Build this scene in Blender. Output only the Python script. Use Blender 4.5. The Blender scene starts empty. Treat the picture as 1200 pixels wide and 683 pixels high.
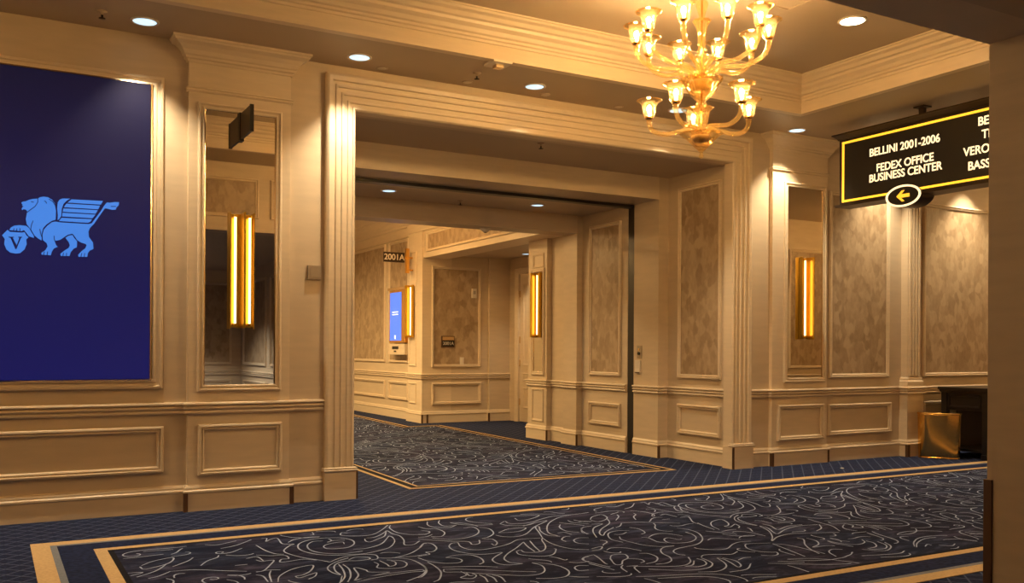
import bpy, bmesh, math, random
from mathutils import Vector, Matrix
random.seed(7)
R = math.radians
col = bpy.context.scene.collection
scene = bpy.context.scene

# ------------------------------------------------------------------ camera, world, exposure
def make_camera():
    cd = bpy.data.cameras.new('camera')
    cd.sensor_width = 36.0
    cd.lens = 36.0 * 1087.7 / 1200.0
    cd.shift_y = (409.75 - 341.5) / 1200.0
    cd.clip_start = 0.05; cd.clip_end = 200
    o = bpy.data.objects.new('camera', cd); col.objects.link(o)
    yaw, roll = R(29.35), R(-0.3)
    f = Vector((math.sin(yaw), math.cos(yaw), 0)); r = Vector((math.cos(yaw), -math.sin(yaw), 0)); d = Vector((0, 0, -1))
    rr = r * math.cos(roll) + d * math.sin(roll)
    dd = -r * math.sin(roll) + d * math.cos(roll)
    m = Matrix((( rr.x, -dd.x, -f.x, 0), (rr.y, -dd.y, -f.y, 0), (rr.z, -dd.z, -f.z, 1.3), (0, 0, 0, 1)))
    o.matrix_world = m
    scene.camera = o
make_camera()
w = bpy.data.worlds.new('world'); scene.world = w; w.use_nodes = True
w.node_tree.nodes['Background'].inputs[0].default_value = (1.0, 0.72, 0.42, 1)
w.node_tree.nodes['Background'].inputs[1].default_value = 0.05
vs = scene.view_settings
vs.view_transform = 'Standard'; vs.look = 'None'; vs.gamma = 1.0; vs.use_curve_mapping = False
vs.exposure = 1.25

DOWN = (1.0, 0.82, 0.56)       # recessed downlights
P_DOWN = 80.0                  # power of a downlight spot
L_BULB = 300.0                 # radiance of a chandelier bulb
L_TUBE = 1.9

# ------------------------------------------------------------------ materials
MATS = {}
def nt(name):
    m = bpy.data.materials.new(name); m.use_nodes = True
    t = m.node_tree; b = t.nodes['Principled BSDF']
    MATS[name] = m
    return m, t, b
def N(t, kind, **kw):
    n = t.nodes.new(kind)
    for k, v in kw.items(): setattr(n, k, v)
    return n
def simple(name, rgb, rough=.5, metal=0.0, noise=0.0, nscale=8.0, bump=0.0, stretch=(1, 1, 1), spec=None):
    m, t, b = nt(name)
    b.inputs['Roughness'].default_value = rough; b.inputs['Metallic'].default_value = metal
    if spec is not None: b.inputs['Specular IOR Level'].default_value = spec
    b.inputs['Base Color'].default_value = (*rgb, 1)
    if noise or bump:
        g = N(t, 'ShaderNodeNewGeometry'); mp = N(t, 'ShaderNodeMapping'); mp.inputs['Scale'].default_value = stretch
        nz = N(t, 'ShaderNodeTexNoise'); nz.inputs['Scale'].default_value = nscale; nz.inputs['Detail'].default_value = 4
        t.links.new(g.outputs['Position'], mp.inputs[0]); t.links.new(mp.outputs[0], nz.inputs['Vector'])
        if noise:
            cr = N(t, 'ShaderNodeValToRGB')
            cr.color_ramp.elements[0].position = .3; cr.color_ramp.elements[1].position = .7
            cr.color_ramp.elements[0].color = (*[c * (1 - noise) for c in rgb], 1)
            cr.color_ramp.elements[1].color = (*[min(1, c * (1 + noise)) for c in rgb], 1)
            t.links.new(nz.outputs['Fac'], cr.inputs[0]); t.links.new(cr.outputs[0], b.inputs['Base Color'])
        if bump:
            bp = N(t, 'ShaderNodeBump'); bp.inputs['Strength'].default_value = bump; bp.inputs['Distance'].default_value = .01
            t.links.new(nz.outputs['Fac'], bp.inputs['Height']); t.links.new(bp.outputs[0], b.inputs['Normal'])
    return m
def emit(name, rgb, strength, base=None):
    m, t, b = nt(name)
    b.inputs['Base Color'].default_value = (*(base or rgb), 1)
    b.inputs['Emission Color'].default_value = (*rgb, 1); b.inputs['Emission Strength'].default_value = strength
    return m

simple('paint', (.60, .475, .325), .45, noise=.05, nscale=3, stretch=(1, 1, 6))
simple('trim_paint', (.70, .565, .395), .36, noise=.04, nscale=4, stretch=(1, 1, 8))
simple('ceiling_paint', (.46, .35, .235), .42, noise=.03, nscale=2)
simple('brown_guard', (.10, .045, .018), .45)
simple('black', (.012, .010, .009), .35)
simple('dark_bronze', (.055, .035, .022), .35, metal=.6)
simple('black_lacquer', (.012, .009, .008), .28, noise=.2, nscale=20)
simple('brass', (.80, .46, .12), .16, metal=1.0)
simple('sconce_gold', (.70, .43, .06), .32, metal=1.0)
simple('polished_gold', (.86, .54, .16), .16, metal=1.0)
simple('champagne', (.80, .62, .40), .22, metal=1.0)
simple('steel', (.42, .36, .29), .35, metal=.8, noise=.1, nscale=60, stretch=(1, 1, 20))
simple('white_plastic', (.72, .64, .52), .5)
simple('mirror_glass', (.78, .74, .66), .015, metal=1.0)
simple('gold_carpet', (.50, .34, .165), .95, noise=.12, nscale=60, bump=.3, spec=.1)
simple('grey_carpet', (.17, .18, .20), .95, noise=.12, nscale=60, bump=.3, spec=.1)
simple('navy_carpet', (.012, .018, .052), .95, noise=.45, nscale=30, bump=.3, spec=.1)
simple('black_carpet', (.010, .010, .014), .95, noise=.3, nscale=60, bump=.3, spec=.1)
simple('scroll_yarn', (.33, .385, .54), .95, noise=.2, nscale=9, spec=.1)
simple('paper', (.8, .76, .7), .7)
emit('bulb_glow', (1.0, .68, .34), L_BULB)
emit('tube_glow', (1.0, .70, .28), L_TUBE)
emit('lens_glow', (.55, .78, .95), .55)
emit('lens_glow_warm', (1.0, .86, .62), 9.0)
emit('sign_yellow', (1.0, .50, .03), .60)
emit('sign_letter', (1.0, .78, .42), .62)
emit('sign_arrow', (1.0, .46, .03), .55)
emit('screen_small', (.055, .15, .72), .5)
emit('logo_blue', (.038, .19, .64), .46, base=(.02, .05, .2))
emit('screen_white', (.8, .85, 1.0), .5)

def mk_screen():
    m, t, b = nt('screen_navy')
    b.inputs['Base Color'].default_value = (.006, .006, .022, 1); b.inputs['Roughness'].default_value = .32
    g = N(t, 'ShaderNodeNewGeometry'); s = N(t, 'ShaderNodeSeparateXYZ'); t.links.new(g.outputs['Position'], s.inputs[0])
    mr = N(t, 'ShaderNodeMapRange'); mr.inputs[1].default_value = 1.05; mr.inputs[2].default_value = 3.36
    t.links.new(s.outputs['Z'], mr.inputs[0])
    cr = N(t, 'ShaderNodeValToRGB'); e = cr.color_ramp.elements
    e[0].color = (.0022, .0026, .036, 1); e[1].color = (.0016, .0018, .009, 1)
    t.links.new(mr.outputs[0], cr.inputs[0]); t.links.new(cr.outputs[0], b.inputs['Emission Color'])
    b.inputs['Emission Strength'].default_value = 1.0
mk_screen()

def mk_damask():
    m, t, b = nt('damask')
    g = N(t, 'ShaderNodeNewGeometry')
    mp = N(t, 'ShaderNodeMapping'); mp.inputs['Scale'].default_value = (1, 1, .62)
    nz = N(t, 'ShaderNodeTexNoise'); nz.inputs['Scale'].default_value = 11; nz.inputs['Detail'].default_value = 2
    t.links.new(g.outputs['Position'], mp.inputs[0]); t.links.new(mp.outputs[0], nz.inputs['Vector'])
    mx = N(t, 'ShaderNodeVectorMath', operation='SCALE'); mx.inputs['Scale'].default_value = .10
    t.links.new(nz.outputs['Color'], mx.inputs[0])
    ad = N(t, 'ShaderNodeVectorMath', operation='ADD'); t.links.new(mp.outputs[0], ad.inputs[0]); t.links.new(mx.outputs[0], ad.inputs[1])
    vo = N(t, 'ShaderNodeTexVoronoi'); vo.feature = 'SMOOTH_F1'; vo.inputs['Smoothness'].default_value = .35; vo.inputs['Scale'].default_value = 13; t.links.new(ad.outputs[0], vo.inputs['Vector'])
    sp = N(t, 'ShaderNodeSeparateColor'); t.links.new(vo.outputs['Color'], sp.inputs[0])
    n2 = N(t, 'ShaderNodeTexNoise'); n2.inputs['Scale'].default_value = 26; n2.inputs['Detail'].default_value = 3
    t.links.new(mp.outputs[0], n2.inputs['Vector'])
    mm = N(t, 'ShaderNodeMath', operation='MULTIPLY_ADD'); mm.inputs[1].default_value = .55
    t.links.new(n2.outputs['Fac'], mm.inputs[0])
    m2 = N(t, 'ShaderNodeMath', operation='MULTIPLY'); m2.inputs[1].default_value = .6; t.links.new(sp.outputs[0], m2.inputs[0])
    t.links.new(m2.outputs[0], mm.inputs[2])
    cr = N(t, 'ShaderNodeValToRGB'); e = cr.color_ramp.elements
    e[0].position = .2; e[0].color = (.285, .19, .108, 1); e[1].position = .82; e[1].color = (.47, .345, .215, 1)
    t.links.new(mm.outputs[0], cr.inputs[0]); t.links.new(cr.outputs[0], b.inputs['Base Color'])
    b.inputs['Roughness'].default_value = .42
    bp = N(t, 'ShaderNodeBump'); bp.inputs['Strength'].default_value = .25; bp.inputs['Distance'].default_value = .006
    t.links.new(mm.outputs[0], bp.inputs['Height']); t.links.new(bp.outputs[0], b.inputs['Normal'])
mk_damask()

def mk_lattice():
    m, t, b = nt('lattice_carpet')
    g = N(t, 'ShaderNodeNewGeometry'); s = N(t, 'ShaderNodeSeparateXYZ'); t.links.new(g.outputs['Position'], s.inputs[0])
    outs = []
    for op, off in (('ADD', 0.0), ('SUBTRACT', 50.0)):
        a = N(t, 'ShaderNodeMath', operation=op); t.links.new(s.outputs['X'], a.inputs[0]); t.links.new(s.outputs['Y'], a.inputs[1])
        sc_ = N(t, 'ShaderNodeMath', operation='MULTIPLY_ADD'); sc_.inputs[1].default_value = 1 / (.108 * math.sqrt(2)); sc_.inputs[2].default_value = off
        t.links.new(a.outputs[0], sc_.inputs[0])
        fr = N(t, 'ShaderNodeMath', operation='FRACT'); t.links.new(sc_.outputs[0], fr.inputs[0])
        pp = N(t, 'ShaderNodeMath', operation='LESS_THAN'); pp.inputs[1].default_value = .10; t.links.new(fr.outputs[0], pp.inputs[0])
        outs.append(pp)
    mx = N(t, 'ShaderNodeMath', operation='MAXIMUM'); t.links.new(outs[0].outputs[0], mx.inputs[0]); t.links.new(outs[1].outputs[0], mx.inputs[1])
    nz = N(t, 'ShaderNodeTexNoise'); nz.inputs['Scale'].default_value = 45; nz.inputs['Detail'].default_value = 5; t.links.new(g.outputs['Position'], nz.inputs['Vector'])
    cr = N(t, 'ShaderNodeValToRGB'); e = cr.color_ramp.elements
    e[0].position = .3; e[0].color = (.004, .007, .024, 1); e[1].position = .72; e[1].color = (.018, .026, .072, 1)
    t.links.new(nz.outputs['Fac'], cr.inputs[0])
    mix = N(t, 'ShaderNodeMix', data_type='RGBA'); mix.inputs[7].default_value = (.095, .115, .19, 1)
    fc = N(t, 'ShaderNodeMath', operation='MULTIPLY'); fc.inputs[1].default_value = .6; t.links.new(mx.outputs[0], fc.inputs[0])
    t.links.new(fc.outputs[0], mix.inputs[0]); t.links.new(cr.outputs[0], mix.inputs[6]); t.links.new(mix.outputs[2], b.inputs['Base Color'])
    b.inputs['Roughness'].default_value = .95; b.inputs['Specular IOR Level'].default_value = .1
    bp = N(t, 'ShaderNodeBump'); bp.inputs['Strength'].default_value = .4; bp.inputs['Distance'].default_value = .006
    t.links.new(nz.outputs['Fac'], bp.inputs['Height']); t.links.new(bp.outputs[0], b.inputs['Normal'])
mk_lattice()

def mk_field():
    m, t, b = nt('field_carpet')
    g = N(t, 'ShaderNodeNewGeometry')
    mp = N(t, 'ShaderNodeMapping'); mp.inputs['Rotation'].default_value = (0, 0, .5); mp.inputs['Scale'].default_value = (1, 2.6, 1)
    t.links.new(g.outputs['Position'], mp.inputs[0])
    nz = N(t, 'ShaderNodeTexNoise'); nz.inputs['Scale'].default_value = 3.4; nz.inputs['Detail'].default_value = 7; nz.inputs['Roughness'].default_value = .68
    nz.inputs['Distortion'].default_value = .8
    t.links.new(mp.outputs[0], nz.inputs['Vector'])
    cr = N(t, 'ShaderNodeValToRGB'); e = cr.color_ramp.elements
    e[0].position = .30; e[0].color = (.0045, .007, .020, 1); e[1].position = .74; e[1].color = (.066, .078, .135, 1)
    x = e.new(.5); x.color = (.013, .017, .038, 1)
    t.links.new(nz.outputs['Fac'], cr.inputs[0])
    n2 = N(t, 'ShaderNodeTexNoise'); n2.inputs['Scale'].default_value = 1.6; t.links.new(g.outputs['Position'], n2.inputs['Vector'])
    c2 = N(t, 'ShaderNodeValToRGB'); e = c2.color_ramp.elements
    e[0].position = .38; e[0].color = (.85, .97, 1.1, 1); e[1].position = .62; e[1].color = (1.2, .95, 1.0, 1)
    t.links.new(n2.outputs['Fac'], c2.inputs[0])
    mu = N(t, 'ShaderNodeMix', data_type='RGBA', blend_type='MULTIPLY'); mu.inputs[0].default_value = 1
    t.links.new(cr.outputs[0], mu.inputs[6]); t.links.new(c2.outputs[0], mu.inputs[7]); t.links.new(mu.outputs[2], b.inputs['Base Color'])
    b.inputs['Roughness'].default_value = .95; b.inputs['Specular IOR Level'].default_value = .1
    n3 = N(t, 'ShaderNodeTexNoise'); n3.inputs['Scale'].default_value = 120; t.links.new(g.outputs['Position'], n3.inputs['Vector'])
    bp = N(t, 'ShaderNodeBump'); bp.inputs['Strength'].default_value = .4; bp.inputs['Distance'].default_value = .004
    t.links.new(n3.outputs['Fac'], bp.inputs['Height']); t.links.new(bp.outputs[0], b.inputs['Normal'])
mk_field()

def mk_amber(name, haze, tint, edge):
    m = bpy.data.materials.new(name); m.use_nodes = True; MATS[name] = m
    t = m.node_tree; t.nodes.clear()
    o = N(t, 'ShaderNodeOutputMaterial')
    tr = N(t, 'ShaderNodeBsdfTransparent'); tr.inputs[0].default_value = (*tint, 1)
    tl = N(t, 'ShaderNodeBsdfTranslucent'); tl.inputs[0].default_value = (.95, .74, .40, 1)
    gl = N(t, 'ShaderNodeBsdfGlossy'); gl.inputs[0].default_value = (1, .84, .55, 1); gl.inputs[1].default_value = .05
    m1 = N(t, 'ShaderNodeMixShader'); m1.inputs[0].default_value = haze
    t.links.new(tr.outputs[0], m1.inputs[1]); t.links.new(tl.outputs[0], m1.inputs[2])
    lw = N(t, 'ShaderNodeLayerWeight'); lw.inputs[0].default_value = edge
    m2 = N(t, 'ShaderNodeMixShader'); t.links.new(lw.outputs['Facing'], m2.inputs[0])
    t.links.new(m1.outputs[0], m2.inputs[1]); t.links.new(gl.outputs[0], m2.inputs[2])
    t.links.new(m2.outputs[0], o.inputs[0])
mk_amber('amber_glass', .03, (.99, .92, .74), .24)
mk_amber('arm_glass', .10, (.99, .90, .70), .30)
simple('hub_gold', (.30, .18, .06), .45, metal=.5)

# ------------------------------------------------------------------ mesh helpers
class MB:
    def __init__(s): s.v = []; s.f = []; s.smooth = []
    def add(s, verts, faces, smooth=False):
        o = len(s.v); s.v += [tuple(v) for v in verts]
        for f in faces: s.f.append(tuple(i + o for i in f)); s.smooth.append(smooth)
        return s
    def box(s, x0, x1, y0, y1, z0, z1):
        v = [(x, y, z) for x in (x0, x1) for y in (y0, y1) for z in (z0, z1)]
        return s.add(v, [(0, 1, 3, 2), (4, 6, 7, 5), (0, 4, 5, 1), (2, 3, 7, 6), (0, 2, 6, 4), (1, 5, 7, 3)])
    def sweep(s, path, prof, n=(0, 0, 1), closed=False, smooth=False):
        n = Vector(n); P = [Vector(p) for p in path]; k = len(P); m = len(prof); vs_ = []
        for i in range(k):
            ds = []
            if closed or i > 0: ds.append((P[i] - P[i - 1]).normalized())
            if closed or i < k - 1: ds.append((P[(i + 1) % k] - P[i]).normalized())
            ls = [d.cross(n) for d in ds]
            l = ls[0] if len(ls) == 1 else (ls[0] + ls[1]) / (1 + ls[0].dot(ls[1]))
            for a, b in prof: vs_.append(P[i] + l * a + n * b)
        fs = []
        for i in range(k if closed else k - 1):
            j = (i + 1) % k
            for q in range(m):
                r = (q + 1) % m
                fs.append((i * m + q, i * m + r, j * m + r, j * m + q))
        if not closed: fs += [tuple(range(m - 1, -1, -1)), tuple((k - 1) * m + q for q in range(m))]
        return s.add(vs_, fs, smooth)
    def lathe(s, prof, n=24, c=(0, 0, 0), flute=0.0, nf=0, closed=False):
        vs_ = []; m = len(prof)
        for i in range(n):
            a = 2 * math.pi * i / n
            for r, z in prof:
                rr = r * (1 + (flute * math.cos(nf * a) if nf else 0))
                vs_.append((c[0] + rr * math.cos(a), c[1] + rr * math.sin(a), c[2] + z))
        fs = []
        for i in range(n):
            j = (i + 1) % n
            for q in range(m - 1 + (1 if closed else 0)):
                r = (q + 1) % m
                fs.append((i * m + q, j * m + q, j * m + r, i * m + r))
        return s.add(vs_, fs, True)
    def tube(s, pts, rad, n=10, caps=True):
        P = [Vector(p) for p in pts]; k = len(P); rr = rad if isinstance(rad, (list, tuple)) else [rad] * k
        vs_ = []; up = None
        for i in range(k):
            d = (P[min(i + 1, k - 1)] - P[max(i - 1, 0)]).normalized()
            if up is None:
                up = Vector((0, 0, 1)) if abs(d.z) < .9 else Vector((1, 0, 0))
            x = up - d * up.dot(d); x.normalize(); up = x; y = d.cross(x)
            for q in range(n):
                a = 2 * math.pi * q / n
                vs_.append(P[i] + (x * math.cos(a) + y * math.sin(a)) * rr[i])
        fs = [(i * n + q, i * n + (q + 1) % n, (i + 1) * n + (q + 1) % n, (i + 1) * n + q) for i in range(k - 1) for q in range(n)]
        s.add(vs_, fs, True)
        if caps: s.add(vs_[:n], [tuple(range(n - 1, -1, -1))]); s.add(vs_[-n:], [tuple(range(n))])
        return s
    def prism(s, poly, fn, t0, t1):
        # poly: 2-D outline, fn(u, v, w) -> point
        k = len(poly)
        vs_ = [fn(u, v, t0) for u, v in poly] + [fn(u, v, t1) for u, v in poly]
        fs = [tuple(range(k - 1, -1, -1)), tuple(range(k, 2 * k))] + [(i, (i + 1) % k, k + (i + 1) % k, k + i) for i in range(k)]
        return s.add(vs_, fs)
    def build(s, name, mat, parent=None, fix=True, rel=False):
        me = bpy.data.meshes.new(name); me.from_pydata(s.v, [], s.f)
        me.polygons.foreach_set('use_smooth', s.smooth)
        if fix:
            bm = bmesh.new(); bm.from_mesh(me); bmesh.ops.recalc_face_normals(bm, faces=bm.faces); bm.to_mesh(me); bm.free()
        me.materials.append(MATS[mat]); me.update()
        o = bpy.data.objects.new(name, me); col.objects.link(o)
        if parent is not None:
            o.parent = parent
            if not rel: o.matrix_parent_inverse = wm(parent).inverted()
        return o
def wm(o):
    m = o.matrix_basis.copy()
    return (wm(o.parent) @ o.matrix_parent_inverse @ m) if o.parent else m
def tag(o, label, cat, group=None):
    o['label'] = label; o['category'] = cat
    if group: o['group'] = group
    return o
def thing(name, label, cat, loc=(0, 0, 0), rotz=0, group=None):
    o = bpy.data.objects.new(name, None); col.objects.link(o); o.empty_display_size = .1
    o.location = loc; o.rotation_euler = (0, 0, rotz)
    return tag(o, label, cat, group)
def struct(o, label, cat):
    o['kind'] = 'structure'; return tag(o, label, cat)
def dup(root, loc, rotz=None):
    def cp(o, parent):
        c = o.copy(); col.objects.link(c)
        if parent is not None: c.parent = parent; c.matrix_parent_inverse = o.matrix_parent_inverse.copy()
        for ch in [x for x in KIDS.get(o.name, [])]: cp(ch, c)
        return c
    KIDS = {}
    for x in list(col.objects):
        if x.parent: KIDS.setdefault(x.parent.name, []).append(x)
    r = cp(root, None); r.location = loc
    if rotz is not None: r.rotation_euler = (0, 0, rotz)
    return r
class Plane:
    """A wall face: u to the viewer's right, v up, w out of the wall."""
    def __init__(s, o, U): s.o = Vector(o); s.U = Vector(U); s.Nn = s.U.cross(Vector((0, 0, 1)))
    def p(s, u, v, w=0): return s.o + s.U * u + Vector((0, 0, v)) + s.Nn * w
    def rect(s, u0, u1, v0, v1, w=0): return [s.p(u1, v0, w), s.p(u0, v0, w), s.p(u0, v1, w), s.p(u1, v1, w)]
def slab(pl, u0, u1, v0, v1, w0, w1, mb=None):
    mb = mb or MB()
    return mb.prism([(u0, v0), (u1, v0), (u1, v1), (u0, v1)], pl.p, w0, w1)

MOULD = [(0, 0), (0, .018), (.006, .030), (.018, .032), (.024, .017), (.031, .016), (.036, .024), (.044, .021), (.050, 0)]
SMALL = [(0, 0), (0, .010), (.005, .016), (.014, .016), (.018, .009), (.026, .009), (.03, 0)]
RAIL = [(0, .772), (.014, .774), (.024, .780), (.027, .790), (.022, .799), (.012, .802), (.012, .806), (.026, .810), (.033, .818), (.033, .826), (.026, .832), (.014, .834), (.014, .839), (.030, .843), (.038, .851), (.036, .861), (.026, .867), (0, .868)]
BASE = [(0, 0), (.022, 0), (.022, .142), (.031, .148), (.031, .162), (.021, .170), (.021, .186), (.012, .205), (0, .205)]
def frame(pl, u0, u1, v0, v1, parent, prof=MOULD, w=0, name='panel_moulding', mat='trim_paint'):
    return MB().sweep(pl.rect(u0, u1, v0, v1, w), prof, pl.Nn, closed=True).build(name, mat, parent)
def damask(pl, u0, u1, v0, v1, parent, w=0):
    slab(pl, u0 + .03, u1 - .03, v0 + .03, v1 - .03, w - .01, w + .006).build('wallpaper_panel', 'damask', parent)
    return frame(pl, u0, u1, v0, v1, parent, w=w, name='wallpaper_frame')

# ------------------------------------------------------------------ floor and carpets
floor = MB().box(-8, 19, -7, 21, -.1, 0).build('floor', 'lattice_carpet')
struct(floor, 'dark navy carpet with a fine diamond lattice running under the walls', 'floor')
def band(path, a0, a1, z, name, mat):
    return MB().sweep([(x, y, 0) for x, y in path], [(a0, .0005), (a1, .0005), (a1, z), (a0, z)], closed=True).build(name, mat, floor)
def field(path, a, z, name, mat):
    P = [Vector((x, y, 0)) for x, y in path]; k = len(P); pts = []
    for i in range(k):
        l1 = (P[i] - P[i - 1]).normalized().cross(Vector((0, 0, 1))); l2 = (P[(i + 1) % k] - P[i]).normalized().cross(Vector((0, 0, 1)))
        q = P[i] + (l1 + l2) / (1 + l1.dot(l2)) * a; pts.append((q.x, q.y))
    MB().prism(pts, lambda u, v, w_: (u, v, w_), .0005, z).build(name, mat, floor)
    return pts
# clockwise paths: positive offsets run inward
RUG1 = [(.235, 3.43), (.235, 6.87), (13.6, 6.87), (13.6, 3.43)]
RUG2 = [(3.40, 7.975), (3.62, 18.6), (6.32, 18.6), (6.14, 14.44), (6.72, 14.46), (6.52, 7.93)]
band(RUG1, 0, .11, .004, 'carpet_border_gold', 'gold_carpet'); band(RUG1, .11, .15, .004, 'carpet_border_grey', 'grey_carpet')
band(RUG1, .15, .35, .004, 'carpet_border_navy', 'navy_carpet'); band(RUG1, .35, .425, .004, 'carpet_border_gold', 'gold_carpet')
band(RUG1, .425, .46, .004, 'carpet_border_black', 'black_carpet')
F1 = field(RUG1, .46, .004, 'carpet_field', 'field_carpet')
band(RUG2, 0, .04, .004, 'carpet_border_gold', 'gold_carpet'); band(RUG2, .04, .115, .004, 'carpet_border_black', 'black_carpet')
band(RUG2, .115, .14, .004, 'carpet_border_gold', 'gold_carpet')
F2 = field(RUG2, .14, .004, 'carpet_field', 'field_carpet')

def crom(pts, n):
    P = [Vector(p) for p in pts]; P = [P[0] * 2 - P[1]] + P + [P[-1] * 2 - P[-2]]; out = []
    for i in range(1, len(P) - 2):
        for q in range(n):
            t = q / n; a, b, c, d = P[i - 1], P[i], P[i + 1], P[i + 2]
            out.append(.5 * ((2 * b) + (c - a) * t + (2 * a - 5 * b + 4 * c - d) * t * t + (3 * b - a - 3 * c + d) * t ** 3))
    out.append(P[-2]); return out
crom_ = crom
def inside(poly, x, y):
    c = False; j = len(poly) - 1
    for i in range(len(poly)):
        xi, yi = poly[i]; xj, yj = poly[j]
        if (yi > y) != (yj > y) and x < (xj - xi) * (y - yi) / (yj - yi) + xi: c = not c
        j = i
    return c
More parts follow.
